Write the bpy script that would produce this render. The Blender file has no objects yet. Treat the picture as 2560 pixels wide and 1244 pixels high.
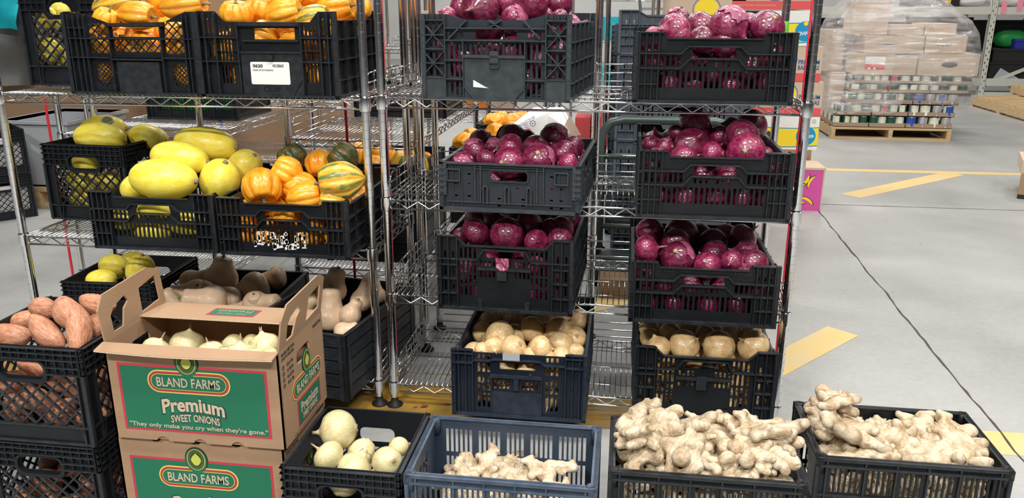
import bpy, math, random
import numpy as np
from mathutils import Vector, Matrix
PI = math.pi
SC = bpy.context.scene
COL = SC.collection
# ---------------------------------------------------------------- camera
CAM_P = np.array([0.701, -2.313, 1.247]); YAW, PITCH, ROLL = (math.radians(a) for a in (7.836, 16.715, 0.112)); FPX = 2033.0
_f = np.array([-math.sin(YAW)*math.cos(PITCH), math.cos(YAW)*math.cos(PITCH), -math.sin(PITCH)])
_r = np.array([math.cos(YAW), math.sin(YAW), 0.0]); _u = np.cross(_r, _f)
CR = _r*math.cos(ROLL)+_u*math.sin(ROLL); CU = -_r*math.sin(ROLL)+_u*math.cos(ROLL); CF = _f
cam_data = bpy.data.cameras.new('camera'); cam = bpy.data.objects.new('camera', cam_data); COL.objects.link(cam)
cam_data.sensor_width = 36.0; cam_data.lens = FPX/2560*36.0; cam_data.clip_start = .05; cam_data.clip_end = 100
cam.matrix_world = Matrix(((CR[0], CU[0], -CF[0], CAM_P[0]), (CR[1], CU[1], -CF[1], CAM_P[1]), (CR[2], CU[2], -CF[2], CAM_P[2]), (0, 0, 0, 1)))
SC.camera = cam
# ---------------------------------------------------------------- world, lights, exposure
w = bpy.data.worlds.new('world'); SC.world = w; w.use_nodes = True
w.node_tree.nodes['Background'].inputs[0].default_value = (.80, .86, 1, 1); w.node_tree.nodes['Background'].inputs[1].default_value = .20
SC.view_settings.view_transform = 'Standard'; SC.view_settings.look = 'None'; SC.view_settings.gamma = 1; SC.view_settings.exposure = 0.68
SC.view_settings.use_curve_mapping = False
def area(name, loc, to, sx, sy, power, col=(1, .97, .92)):
    l = bpy.data.lights.new(name, 'AREA'); l.shape = 'RECTANGLE'; l.size = sx; l.size_y = sy; l.energy = power; l.color = col
    o = bpy.data.objects.new(name, l); COL.objects.link(o); o.location = loc
    o.rotation_euler = (Vector(to)-Vector(loc)).to_track_quat('-Z', 'Y').to_euler(); return o
LAMPS = [(-1.6, -5.2, 5.0, 225), (2.6, -5.4, 5.0, 215), (-.2, -2.2, 5.4, 95), (2.0, -1.6, 5.4, 80), (-2.4, 3.4, 6.2, 130), (2.6, 2.6, 6.2, 100), (5.6, 5.5, 6.2, 95), (0.6, 7.4, 6.2, 130), (-2.2, 12.5, 6.2, 180), (4.0, 13, 6.2, 120), (5.2, -.5, 6.2, 85)]  # the pair nearest the back wall is added only to brighten the background
for k, (lx, ly, lz, lp) in enumerate(LAMPS): area('high_bay_or_added_light', (lx, ly, lz-.06), (lx, ly, 0), 1.2, .5, lp)
# ---------------------------------------------------------------- helpers
def U(px, py, Y=None, Z=None, X=None):
    d = CF+CR*(px-1280)/FPX-CU*(py-622)/FPX
    t = (Z-CAM_P[2])/d[2] if Z is not None else (Y-CAM_P[1])/d[1] if Y is not None else (X-CAM_P[0])/d[0]
    return Vector(CAM_P+t*d)
def zdist(p): return float((np.array(p)-CAM_P)@CF)
def tag(o, label=None, cat=None, group=None, kind=None):
    for k, v in (('label', label), ('category', cat), ('group', group), ('kind', kind)):
        if v: o[k] = v
    return o
def link(name, data, parent=None, loc=None, rot=None):
    o = bpy.data.objects.new(name, data); COL.objects.link(o)
    if parent: o.parent = parent
    if loc is not None: o.location = loc
    if rot is not None: o.rotation_euler = rot
    return o
def empty(name, loc, rz=0, label=None, cat=None, group=None):
    o = link(name, None, None, loc, (0, 0, rz)); o.empty_display_size = .05
    return tag(o, label, cat, group)
class MB:
    def __init__(s): s.v = []; s.f = []; s.m = []
    def add(s, v, f, mi=0):
        n = len(s.v); s.v += [tuple(p) for p in v]; s.f += [tuple(i+n for i in q) for q in f]; s.m += [mi]*len(f); return s
    def box(s, x0, x1, y0, y1, z0, z1, mi=0):
        return s.add([(x0, y0, z0), (x1, y0, z0), (x1, y1, z0), (x0, y1, z0), (x0, y0, z1), (x1, y0, z1), (x1, y1, z1), (x0, y1, z1)],
                     [(0, 3, 2, 1), (4, 5, 6, 7), (0, 1, 5, 4), (1, 2, 6, 5), (2, 3, 7, 6), (3, 0, 4, 7)], mi)
    def bar(s, a, b, wd, y0, y1, mi=0):          # flat bar in the xz plane between a and b
        ax, az = a; bx, bz = b; L = math.hypot(bx-ax, bz-az) or 1e-6; nx, nz = -(bz-az)/L*wd/2, (bx-ax)/L*wd/2
        c = [(ax+nx, az+nz), (ax-nx, az-nz), (bx-nx, bz-nz), (bx+nx, bz+nz)]
        return s.add([(x, y0, z) for x, z in c]+[(x, y1, z) for x, z in c], [(0, 1, 2, 3), (7, 6, 5, 4), (0, 4, 5, 1), (1, 5, 6, 2), (2, 6, 7, 3), (3, 7, 4, 0)], mi)
    def tube(s, pts, r, n=6, closed=False, mi=0):
        P = [Vector(p) for p in pts]; N = len(P); vs = []; fs = []; up = None
        for i in range(N):
            if closed: t = P[(i+1) % N]-P[i-1]
            else: t = (P[min(i+1, N-1)]-P[max(i-1, 0)])
            t = t.normalized() if t.length > 1e-9 else Vector((0, 0, 1))
            if up is None: up = t.orthogonal().normalized()
            up = (up-t*up.dot(t)); up = up.normalized() if up.length > 1e-6 else t.orthogonal().normalized()
            b = t.cross(up); rr = r[i] if isinstance(r, (list, tuple)) else r
            for k in range(n):
                a = 2*PI*k/n; vs.append(P[i]+(up*math.cos(a)+b*math.sin(a))*rr)
        for i in range(N if closed else N-1):
            j = (i+1) % N
            for k in range(n): fs.append((i*n+k, i*n+(k+1) % n, j*n+(k+1) % n, j*n+k))
        if not closed: fs += [tuple(range(n))[::-1], tuple((N-1)*n+k for k in range(n))]
        return s.add(vs, fs, mi)
    def lathe(s, prof, n=24, c=(0, 0, 0), mi=0):
        vs = [(c[0]+r*math.cos(2*PI*k/n), c[1]+r*math.sin(2*PI*k/n), c[2]+z) for r, z in prof for k in range(n)]; M = len(prof)
        fs = [(i*n+k, i*n+(k+1) % n, (i+1)*n+(k+1) % n, (i+1)*n+k) for i in range(M-1) for k in range(n)]
        fs += [tuple(range(n))[::-1], tuple((M-1)*n+k for k in range(n))]
        return s.add(vs, fs, mi)
    def ext(s, mb, f):
        return s.add([f(*p) for p in mb.v], mb.f)
    def mesh(s, name, mats, smooth=False):
        me = bpy.data.meshes.new(name); me.from_pydata(s.v, [], s.f)
        for m in (mats if isinstance(mats, (list, tuple)) else [mats]): me.materials.append(m)
        if any(s.m): me.polygons.foreach_set('material_index', s.m)
        if smooth: me.polygons.foreach_set('use_smooth', [True]*len(s.f))
        me.update()
        if smooth == 'sharp': me.set_sharp_from_angle(angle=math.radians(28))
        return me
    def build(s, name, mats, parent=None, *a):          # then optionally: True for smooth shading, location, rotation
        smooth = bool(a) and a[0] is True; a = [q for q in a if not isinstance(q, bool)]
        return link(name, s.mesh(name, mats, smooth), parent, a[0] if a else None, a[1] if len(a) > 1 else None)
_pc = {}
def panel(outer, holes, t):                    # plate in the xz plane with holes, y 0..t
    cu = bpy.data.curves.new('plate', 'CURVE'); cu.dimensions = '2D'; cu.fill_mode = 'BOTH'; cu.extrude = t/2
    for poly in [outer]+list(holes):
        sp = cu.splines.new('POLY'); sp.points.add(len(poly)-1); sp.use_cyclic_u = True
        for i, (x, z) in enumerate(poly): sp.points[i].co = (x, z, 0, 1)
    o = bpy.data.objects.new('plate', cu); me = o.to_mesh()
    b = MB(); b.v = [(v.co.x, t/2-v.co.z, v.co.y) for v in me.vertices]; b.f = [tuple(p.vertices) for p in me.polygons]; b.m = [0]*len(b.f)
    o.to_mesh_clear(); bpy.data.objects.remove(o); bpy.data.curves.remove(cu); return b
def slot(x, z, wd, h):                        # rounded slot centred at x, z
    r = min(wd, h)/2; c = r*.45; a, b = wd/2, h/2
    return [(x-a+c, z-b), (x+a-c, z-b), (x+a, z-b+c), (x+a, z+b-c), (x+a-c, z+b), (x-a+c, z+b), (x-a, z+b-c), (x-a, z-b+c)]
def rect(x0, x1, z0, z1): return [(x0, z0), (x1, z0), (x1, z1), (x0, z1)]
def rrect(x0, x1, z0, z1, r, n=4):
    out = []
    for cx, cz, a0 in ((x1-r, z0+r, -90), (x1-r, z1-r, 0), (x0+r, z1-r, 90), (x0+r, z0+r, 180)):
        for k in range(n+1): a = math.radians(a0+90*k/n); out.append((cx+r*math.cos(a), cz+r*math.sin(a)))
    return out
# ---------------------------------------------------------------- materials
def mat(name, col, rough=.5, metal=0, col2=None, nscale=8, bump=0, bscale=60, coat=0, rv=0, stretch=None, spec=.5):
    m = bpy.data.materials.new(name); m.use_nodes = True; nt = m.node_tree; b = nt.nodes['Principled BSDF']
    b.inputs['Base Color'].default_value = (*col, 1); b.inputs['Roughness'].default_value = rough; b.inputs['Metallic'].default_value = metal
    b.inputs['Coat Weight'].default_value = coat; b.inputs['Coat Roughness'].default_value = .15; b.inputs['Specular IOR Level'].default_value = spec
    tc = nt.nodes.new('ShaderNodeTexCoord'); mp = nt.nodes.new('ShaderNodeMapping'); nt.links.new(tc.outputs['Object'], mp.inputs[0])
    if stretch: mp.inputs['Scale'].default_value = stretch
    def noise(sc, det=4):
        n = nt.nodes.new('ShaderNodeTexNoise'); n.inputs['Scale'].default_value = sc; n.inputs['Detail'].default_value = det; nt.links.new(mp.outputs[0], n.inputs['Vector']); return n
    if col2:
        n = noise(nscale); r = nt.nodes.new('ShaderNodeValToRGB'); r.color_ramp.elements[0].position = .35; r.color_ramp.elements[1].position = .68
        r.color_ramp.elements[0].color = (*col, 1); r.color_ramp.elements[1].color = (*col2, 1)
        nt.links.new(n.outputs[0], r.inputs[0]); nt.links.new(r.outputs[0], b.inputs['Base Color'])
    if rv:
        n = noise(nscale*2.3); mr = nt.nodes.new('ShaderNodeMapRange'); mr.inputs['To Min'].default_value = rough-rv; mr.inputs['To Max'].default_value = rough+rv
        nt.links.new(n.outputs[0], mr.inputs[0]); nt.links.new(mr.outputs[0], b.inputs['Roughness'])
    if bump:
        n = noise(bscale); bp = nt.nodes.new('ShaderNodeBump'); bp.inputs['Strength'].default_value = bump; bp.inputs['Distance'].default_value = .004
        nt.links.new(n.outputs[0], bp.inputs['Height']); nt.links.new(bp.outputs[0], b.inputs['Normal'])
    return m
def N(nt, t, **kw):
    n = nt.nodes.new(t)
    for k, v in kw.items(): setattr(n, k, v)
    return n
def produce_mat(name, stops, rough=.35, lobes=0, streak=26, patch=2.2, bump=.25, coat=.3, mixp=.5, patchcol=None, patchpos=(.55, .62), groove=None, hv=.0, sss=0):
    """skin with streaks that run from stem to root (object space), patches and a per-object tint"""
    m = bpy.data.materials.new(name); m.use_nodes = True; nt = m.node_tree; L = nt.links.new; b = nt.nodes['Principled BSDF']
    b.inputs['Roughness'].default_value = rough; b.inputs['Coat Weight'].default_value = coat; b.inputs['Coat Roughness'].default_value = .12
    if sss: b.inputs['Subsurface Weight'].default_value = sss; b.inputs['Subsurface Radius'].default_value = (.02, .01, .006); b.inputs['Subsurface Scale'].default_value = .5
    tc = N(nt, 'ShaderNodeTexCoord'); oi = N(nt, 'ShaderNodeObjectInfo'); sx = N(nt, 'ShaderNodeSeparateXYZ'); L(tc.outputs['Object'], sx.inputs[0])
    nrm = N(nt, 'ShaderNodeVectorMath', operation='NORMALIZE'); cx = N(nt, 'ShaderNodeCombineXYZ'); L(sx.outputs[0], cx.inputs[0]); L(sx.outputs[1], cx.inputs[1]); L(cx.outputs[0], nrm.inputs[0])
    s2 = N(nt, 'ShaderNodeSeparateXYZ'); L(nrm.outputs[0], s2.inputs[0]); c2 = N(nt, 'ShaderNodeCombineXYZ'); L(s2.outputs[0], c2.inputs[0]); L(s2.outputs[1], c2.inputs[1])
    mz = N(nt, 'ShaderNodeMath', operation='MULTIPLY_ADD'); L(sx.outputs[2], mz.inputs[0]); mz.inputs[1].default_value = .6; L(oi.outputs['Random'], mz.inputs[2])
    m9 = N(nt, 'ShaderNodeMath', operation='MULTIPLY'); L(mz.outputs[0], m9.inputs[0]); m9.inputs[1].default_value = 1.5; L(m9.outputs[0], c2.inputs[2])
    st = N(nt, 'ShaderNodeTexNoise'); st.inputs['Scale'].default_value = streak/4; st.inputs['Detail'].default_value = 5; st.inputs['Roughness'].default_value = .7; L(c2.outputs[0], st.inputs['Vector'])
    off = N(nt, 'ShaderNodeVectorMath', operation='ADD'); L(tc.outputs['Object'], off.inputs[0]); rr = N(nt, 'ShaderNodeMath', operation='MULTIPLY'); L(oi.outputs['Random'], rr.inputs[0]); rr.inputs[1].default_value = 31; L(rr.outputs[0], off.inputs[1])
    pt = N(nt, 'ShaderNodeTexNoise'); pt.inputs['Scale'].default_value = patch; pt.inputs['Detail'].default_value = 4; L(off.outputs[0], pt.inputs['Vector'])
    mx = N(nt, 'ShaderNodeMix', data_type='FLOAT'); mx.inputs[0].default_value = mixp; L(st.outputs[0], mx.inputs[2]); L(pt.outputs[0], mx.inputs[3])
    ra = N(nt, 'ShaderNodeValToRGB'); el = ra.color_ramp.elements
    while len(el) < len(stops): el.new(.5)
    for e, (p, c) in zip(el, stops): e.position = p; e.color = (*c, 1)
    L(mx.outputs[0], ra.inputs[0]); col = ra.outputs[0]
    if lobes and groove:
        at = N(nt, 'ShaderNodeMath', operation='ARCTAN2'); L(sx.outputs[1], at.inputs[0]); L(sx.outputs[0], at.inputs[1])
        ml = N(nt, 'ShaderNodeMath', operation='MULTIPLY'); L(at.outputs[0], ml.inputs[0]); ml.inputs[1].default_value = lobes
        cs = N(nt, 'ShaderNodeMath', operation='COSINE'); L(ml.outputs[0], cs.inputs[0])
        ad = N(nt, 'ShaderNodeMath', operation='MULTIPLY_ADD'); L(pt.outputs[0], ad.inputs[0]); ad.inputs[1].default_value = 3.2; L(cs.outputs[0], ad.inputs[2])
        mr = N(nt, 'ShaderNodeMapRange'); mr.inputs['From Min'].default_value = groove[1]; mr.inputs['From Max'].default_value = groove[2]; L(ad.outputs[0], mr.inputs[0])
        mc = N(nt, 'ShaderNodeMix', data_type='RGBA'); L(mr.outputs[0], mc.inputs[0]); L(col, mc.inputs[6]); mc.inputs[7].default_value = (*groove[0], 1); col = mc.outputs[2]
    if patchcol:
        mr = N(nt, 'ShaderNodeMapRange'); mr.inputs['From Min'].default_value, mr.inputs['From Max'].default_value = patchpos; L(pt.outputs[0], mr.inputs[0])
        mc = N(nt, 'ShaderNodeMix', data_type='RGBA'); L(mr.outputs[0], mc.inputs[0]); L(col, mc.inputs[6]); mc.inputs[7].default_value = (*patchcol, 1); col = mc.outputs[2]
    hs = N(nt, 'ShaderNodeHueSaturation'); L(col, hs.inputs['Color'])
    v = N(nt, 'ShaderNodeMapRange'); L(oi.outputs['Random'], v.inputs[0]); v.inputs['To Min'].default_value = 1-hv; v.inputs['To Max'].default_value = 1+hv; L(v.outputs[0], hs.inputs['Value'])
    L(hs.outputs[0], b.inputs['Base Color'])
    bp = N(nt, 'ShaderNodeBump'); bp.inputs['Strength'].default_value = bump; bp.inputs['Distance'].default_value = .02; L(mx.outputs[0], bp.inputs['Height']); L(bp.outputs[0], b.inputs['Normal'])
    return m
M = dict(
 black=mat('black_plastic', (.006, .0075, .010), .36, col2=(.010, .012, .0155), nscale=14, rv=.08, bump=.12, bscale=90, spec=.32),
 slate=mat('slate_grey_plastic', (.022, .028, .036), .40, col2=(.028, .035, .044), nscale=10, rv=.08, bump=.1, bscale=90, spec=.32),
 bluegrey=mat('blue_grey_plastic', (.032, .048, .078), .4, col2=(.042, .062, .098), nscale=9, rv=.08, bump=.1),
 navy=mat('blue_black_plastic', (.008, .012, .022), .38, col2=(.015, .021, .034), nscale=12, rv=.1, bump=.1, spec=.35),
 blackrib=mat('highlit_scuffed_black_plastic', (.012, .015, .019), .34, col2=(.024, .028, .033), nscale=45, rv=.06, spec=.4), slaterib=mat('highlit_scuffed_slate_plastic', (.032, .04, .048), .38, col2=(.048, .058, .068), nscale=45, spec=.4), bluegreyrib=mat('highlit_scuffed_blue_grey_plastic', (.04, .06, .095), .38, col2=(.08, .11, .16), nscale=26), navyrib=mat('highlit_scuffed_navy_plastic', (.014, .02, .034), .34, col2=(.024, .033, .052), nscale=45),  # ribs toned paler than panels: ledge highlights put into the colour, plus scuffing
 stackgrey=mat('grey_crate_plastic', (.045, .06, .08), .5, col2=(.06, .08, .10), nscale=8),
 chrome=mat('chrome', (.78, .79, .81), .14, 1, rv=.05, nscale=20),
 dullmetal=mat('brushed_metal', (.5, .51, .53), .35, 1),
 rubber=mat('black_rubber', (.01, .01, .01), .6),
 red=mat('red_plastic', (.62, .02, .04), .45),
 green=mat('green_tape', (.12, .5, .05), .5),
 card=mat('cardboard', (.33, .205, .12), .85, col2=(.37, .235, .14), nscale=5, bump=.1, bscale=120, stretch=(1, 1, 6)),
 cardpale=mat('pale_cardboard', (.55, .42, .31), .85, col2=(.60, .47, .36), nscale=5),
 cardedge=mat('corrugated_edge', (.60, .46, .33), .9, bump=.5, bscale=300),
 pgreen=mat('green_print', (.008, .145, .075), .75), pred=mat('red_print', (.50, .03, .06), .7), pyel=mat('yellow_print', (.75, .60, .12), .7),
 pdark=mat('dark_green_print', (.006, .05, .03), .75), ptan=mat('tan_print', (.55, .43, .32), .8), pdull=mat('olive_print', (.07, .09, .02), .8), plime=mat('lime_print', (.5, .55, .08), .7),
 ink=mat('dark_ink', (.05, .04, .035), .8), blueink=mat('blue_print', (.02, .09, .3), .7), white=mat('white_paper', (.8, .8, .78), .7), purple=mat('purple_print', (.1, .05, .22), .7),
 blogo=mat('banana_box_blue', (.0, .28, .55), .6), byel=mat('banana_box_yellow', (.9, .68, .02), .6), bred=mat('banana_box_red', (.72, .09, .09), .65), pink=mat('magenta_cardboard', (.62, .08, .33), .7),
 wood=mat('pallet_wood', (.50, .34, .17), .8, col2=(.62, .46, .26), nscale=4, bump=.2, bscale=40, stretch=(1, 8, 8)),
 darkwood=mat('old_wood', (.16, .10, .05), .8, col2=(.22, .14, .07), nscale=4),
 painty=mat('yellow_floor_paint', (.62, .44, .16), .55, col2=(.56, .45, .25), nscale=7, rv=.1), paintd=mat('worn_yellow_floor_paint', (.52, .30, .03), .5, col2=(.17, .11, .04), nscale=5),
 rackm=mat('ivory_rack_steel', (.60, .60, .53), .5), dark=mat('dark_goods', (.012, .012, .013), .7), canw=mat('cream_can_label', (.78, .78, .62), .4), cang=mat('green_can_label', (.01, .09, .05), .4), canb=mat('blue_can_label', (.02, .08, .4), .4), cans=mat('can_steel', (.6, .6, .62), .3, .8), canr=mat('red_can_label', (.6, .06, .06), .5),
 tray=mat('cardboard_tray', (.36, .26, .18), .85), greytote=mat('grey_tote_plastic', (.42, .44, .47), .4), teal=mat('teal_cloth', (.0, .45, .55), .7), greysheet=mat('grey_plastic_sheet', (.10, .10, .095), .5),
 tube=mat('grey_green_tube', (.05, .07, .065), .35, .3), blue=mat('blue_bin_plastic', (.02, .03, .30), .5), yellow=mat('yellow_goods', (.8, .6, .02), .5), greeng=mat('green_goods', (.02, .3, .06), .5), cyan=mat('cyan_goods', (.05, .5, .55), .5), orange=mat('orange_goods', (.85, .22, .02), .5), pinkp=mat('pink_paper', (.9, .3, .42), .7), film2=mat('white_bag', (.7, .68, .68), .4),
 rootm=mat('dry_root', (.42, .32, .2), .9), drystem=mat('dry_onion_stem', (.55, .42, .24), .7, col2=(.4, .26, .14), nscale=40), redstem=mat('dry_red_onion_stem', (.35, .1, .14), .6, col2=(.55, .33, .28), nscale=40),
 corky=mat('corky_squash_stem', (.34, .27, .16), .85, bump=.6, bscale=120), tubergreen=mat('green_squash_stem', (.2, .2, .08), .8, bump=.5),
)
M['stackgreyrib'] = mat('highlit_scuffed_grey_plastic', (.06, .078, .10), .5, col2=(.10, .125, .15), nscale=20)  # paler rib grey, carrying ledge highlights and scuffs in its colour
M['redonion'] = produce_mat('red_onion_skin', [(.30, (.035, .002, .010)), (.43, (.11, .005, .030)), (.56, (.24, .020, .075)), (.70, (.48, .13, .22))], .2, streak=34, patch=2.6, bump=.22, coat=.6, mixp=.38, hv=.3)
M['redflake'] = produce_mat('loose_red_onion_skin', [(.30, (.18, .02, .07)), (.55, (.40, .09, .18)), (.72, (.75, .42, .46))], .3, streak=40, patch=3, bump=.5, coat=.4, hv=.2)
M['yelonion'] = produce_mat('yellow_onion_skin', [(.30, (.50, .22, .07)), (.43, (.66, .40, .17)), (.58, (.78, .60, .33)), (.72, (.84, .74, .52))], .26, streak=34, patch=2, bump=.15, coat=.35, mixp=.42, hv=.12)
M['whtonion'] = produce_mat('pale_onion_skin', [(.30, (.50, .33, .11)), (.45, (.62, .52, .26)), (.60, (.70, .64, .38)), (.75, (.76, .72, .52))], .3, streak=30, patch=2, bump=.15, coat=.35, mixp=.42, hv=.1)
M['spag'] = produce_mat('spaghetti_squash_skin', [(.30, (.74, .53, .02)), (.5, (.90, .74, .08)), (.7, (.94, .86, .28))], .42, streak=12, patch=1.8, bump=.06, coat=.1, mixp=.38, patchcol=(.55, .36, .1), patchpos=(.72, .8), hv=.1)
M['acorn'] = produce_mat('orange_squash_skin', [(.30, (.72, .20, .012)), (.5, (.88, .34, .015)), (.7, (.93, .52, .05))], .35, lobes=9, streak=20, patch=2.2, bump=.1, coat=.3, groove=((.90, .44, .03), 1.8, 3.4), hv=.12)
M['acornmix'] = produce_mat('green_striped_squash_skin', [(.30, (.72, .24, .02)), (.5, (.84, .45, .04)), (.7, (.88, .6, .14))], .35, lobes=9, streak=20, patch=2.2, bump=.1, coat=.3, groove=((.16, .20, .05), 1.75, 2.5), hv=.12)
M['acorndark'] = produce_mat('dark_green_squash_skin', [(.30, (.02, .045, .015)), (.5, (.06, .10, .03)), (.7, (.45, .2, .04))], .4, lobes=9, streak=20, patch=2.2, bump=.1, coat=.2, groove=((.25, .14, .03), 1.9, 2.8), hv=.15)
M['butter'] = produce_mat('butternut_skin', [(.30, (.60, .38, .22)), (.5, (.73, .52, .34)), (.7, (.80, .62, .45))], .45, streak=9, patch=2, bump=.05, coat=.08, patchcol=(.45, .29, .18), patchpos=(.70, .8), hv=.1)
M['sweet'] = produce_mat('sweet_potato_skin', [(.30, (.33, .11, .055)), (.5, (.50, .22, .125)), (.7, (.64, .36, .23))], .5, streak=10, patch=3.2, bump=.4, coat=.1, hv=.12)
M['ginger'] = produce_mat('ginger_skin', [(.28, (.22, .14, .07)), (.40, (.42, .31, .19)), (.53, (.56, .46, .32)), (.7, (.64, .55, .42))], .55, streak=8, patch=38, bump=.5, coat=.05, mixp=.9, hv=.12)
def rings(m):
    nt = m.node_tree; L = nt.links.new; b = nt.nodes['Principled BSDF']; tc = N(nt, 'ShaderNodeTexCoord'); wv = N(nt, 'ShaderNodeTexWave'); wv.inputs['Scale'].default_value = 34; wv.inputs['Distortion'].default_value = 5; wv.inputs['Detail'].default_value = 2; wv.inputs['Detail Scale'].default_value = 1.2; L(tc.outputs['Object'], wv.inputs[0])
    pw = N(nt, 'ShaderNodeMath', operation='POWER'); L(wv.outputs['Fac'], pw.inputs[0]); pw.inputs[1].default_value = 6
    bp = N(nt, 'ShaderNodeBump'); bp.inputs['Strength'].default_value = .35; bp.inputs['Distance'].default_value = .002; bp.invert = True; L(pw.outputs[0], bp.inputs['Height']); old = b.inputs['Normal'].links[0].from_socket; L(old, bp.inputs['Normal']); L(bp.outputs[0], b.inputs['Normal'])
    mc = N(nt, 'ShaderNodeMix', data_type='RGBA'); ml = N(nt, 'ShaderNodeMath', operation='MULTIPLY'); L(pw.outputs[0], ml.inputs[0]); ml.inputs[1].default_value = .20; L(ml.outputs[0], mc.inputs[0]); L(b.inputs['Base Color'].links[0].from_socket, mc.inputs[6]); mc.inputs[7].default_value = (.24, .14, .07, 1); L(mc.outputs[2], b.inputs['Base Color'])
rings(M['ginger'])
def film_mat():
    m = bpy.data.materials.new('stretch_wrap_film'); m.use_nodes = True; nt = m.node_tree; L = nt.links.new; nt.nodes.remove(nt.nodes['Principled BSDF']); out = nt.nodes['Material Output']
    tr = N(nt, 'ShaderNodeBsdfTransparent'); gl = N(nt, 'ShaderNodeBsdfGlossy'); gl.inputs['Roughness'].default_value = .12; df = N(nt, 'ShaderNodeBsdfDiffuse'); df.inputs[0].default_value = (.85, .84, .86, 1)
    tc = N(nt, 'ShaderNodeTexCoord'); mp = N(nt, 'ShaderNodeMapping'); mp.inputs['Scale'].default_value = (1.2, 1.2, 7); mp.inputs['Rotation'].default_value = (0, .35, 0); L(tc.outputs['Object'], mp.inputs[0])
    n = N(nt, 'ShaderNodeTexNoise'); n.inputs['Scale'].default_value = 3; n.inputs['Detail'].default_value = 6; L(mp.outputs[0], n.inputs['Vector'])
    bp = N(nt, 'ShaderNodeBump'); bp.inputs['Distance'].default_value = .05; L(n.outputs[0], bp.inputs['Height']); L(bp.outputs[0], gl.inputs['Normal'])
    a = N(nt, 'ShaderNodeMixShader'); a.inputs[0].default_value = .45; L(df.outputs[0], a.inputs[1]); L(gl.outputs[0], a.inputs[2])
    r = N(nt, 'ShaderNodeMapRange'); r.inputs['From Min'].default_value = .35; r.inputs['From Max'].default_value = .75; r.inputs['To Min'].default_value = .10; r.inputs['To Max'].default_value = .55; L(n.outputs[0], r.inputs[0])
    b = N(nt, 'ShaderNodeMixShader'); L(r.outputs[0], b.inputs[0]); L(tr.outputs[0], b.inputs[1]); L(a.outputs[0], b.inputs[2]); L(b.outputs[0], out.inputs[0]); return m
M['film'] = film_mat()
def concrete():
    m = bpy.data.materials.new('polished_concrete'); m.use_nodes = True; nt = m.node_tree; L = nt.links.new; b = nt.nodes['Principled BSDF']; tc = N(nt, 'ShaderNodeTexCoord')
    a = N(nt, 'ShaderNodeTexNoise'); a.inputs['Scale'].default_value = .9; a.inputs['Detail'].default_value = 8; a.inputs['Roughness'].default_value = .65; L(tc.outputs['Object'], a.inputs[0])
    c = N(nt, 'ShaderNodeTexNoise'); c.inputs['Scale'].default_value = 40; c.inputs['Detail'].default_value = 6; L(tc.outputs['Object'], c.inputs[0])
    mx = N(nt, 'ShaderNodeMix', data_type='FLOAT'); mx.inputs[0].default_value = .25; L(a.outputs[0], mx.inputs[2]); L(c.outputs[0], mx.inputs[3])
    r = N(nt, 'ShaderNodeValToRGB'); r.color_ramp.elements[0].position = .32; r.color_ramp.elements[0].color = (.25, .255, .25, 1); r.color_ramp.elements[1].position = .68; r.color_ramp.elements[1].color = (.39, .39, .38, 1)
    L(mx.outputs[0], r.inputs[0]); L(r.outputs[0], b.inputs['Base Color']); b.inputs['Roughness'].default_value = .42
    v = N(nt, 'ShaderNodeMapRange'); v.inputs['To Min'].default_value = .3; v.inputs['To Max'].default_value = .6; L(a.outputs[0], v.inputs[0]); L(v.outputs[0], b.inputs['Roughness']); return m
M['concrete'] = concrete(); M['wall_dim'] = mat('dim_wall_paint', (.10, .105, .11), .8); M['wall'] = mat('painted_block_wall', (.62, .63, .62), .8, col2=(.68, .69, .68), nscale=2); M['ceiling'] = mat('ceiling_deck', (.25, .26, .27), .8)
# ---------------------------------------------------------------- the setting
def struct(name, mb, m): return tag(mb.build(name, m), kind='structure')
struct('floor', MB().box(-9, 12, -12, 17, -.1, 0), M['concrete'])
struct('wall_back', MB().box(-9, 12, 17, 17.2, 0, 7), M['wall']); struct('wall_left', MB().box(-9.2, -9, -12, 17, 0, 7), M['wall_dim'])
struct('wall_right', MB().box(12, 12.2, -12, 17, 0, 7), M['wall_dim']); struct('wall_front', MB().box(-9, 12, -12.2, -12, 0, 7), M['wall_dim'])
struct('ceiling', MB().box(-9.2, 12.2, -12.2, 17.2, 7, 7.1), M['ceiling'])
def strip(name, pts, m, z=.0015):
    b = MB(); n = len(pts); b.add([(x, y, 0.0002) for x, y in pts]+[(x, y, z) for x, y in pts], [tuple(range(n))[::-1], tuple(n+k for k in range(n))]+[(k, (k+1) % n, n+(k+1) % n, n+k) for k in range(n)])
    return struct(name, b, m)
def quad(p, q, wd): 
    p, q = Vector(p), Vector(q); n = (q-p).normalized(); n = Vector((-n.y, n.x))*wd/2
    return [tuple(p+n), tuple(p-n), tuple(q-n), tuple(q+n)]
strip('trim_1', [(-1.6, -.06), (1.2, -.06), (1.2, .16), (-1.6, .16)], M['paintd'])
strip('trim_2', quad((1.12, .30), (1.60, .86), .13), M['painty'])
strip('trim_3', quad((1.78, .02), (3.2, .02), .14), M['painty'], .0012)
strip('trim_4', quad((2.2, 4.32), (9, 4.42), .10), M['painty'])
strip('trim_5', quad((2.25, 3.38), (3.25, 4.30), .15), M['painty'], .0012)
strip('trim_6', quad((.25, .72), (1.0, 1.35), .14), M['painty'])
random.seed(5)
def crack(name, p, q, wd, amp, n=60):
    p, q = Vector(p), Vector(q); d = (q-p).normalized(); nn = Vector((-d.y, d.x)); b = MB(); vs = []; s = 0
    for i in range(n+1):
        s = s*.8+random.uniform(-amp, amp); c = p.lerp(q, i/n)+nn*s; ww = wd*random.uniform(.5, 1.5); vs += [(*(c+nn*ww), .002), (*(c-nn*ww), .002)]
    b.add(vs, [(2*i, 2*i+1, 2*i+3, 2*i+2) for i in range(n)]); return struct(name, b, M['ink'])
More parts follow.
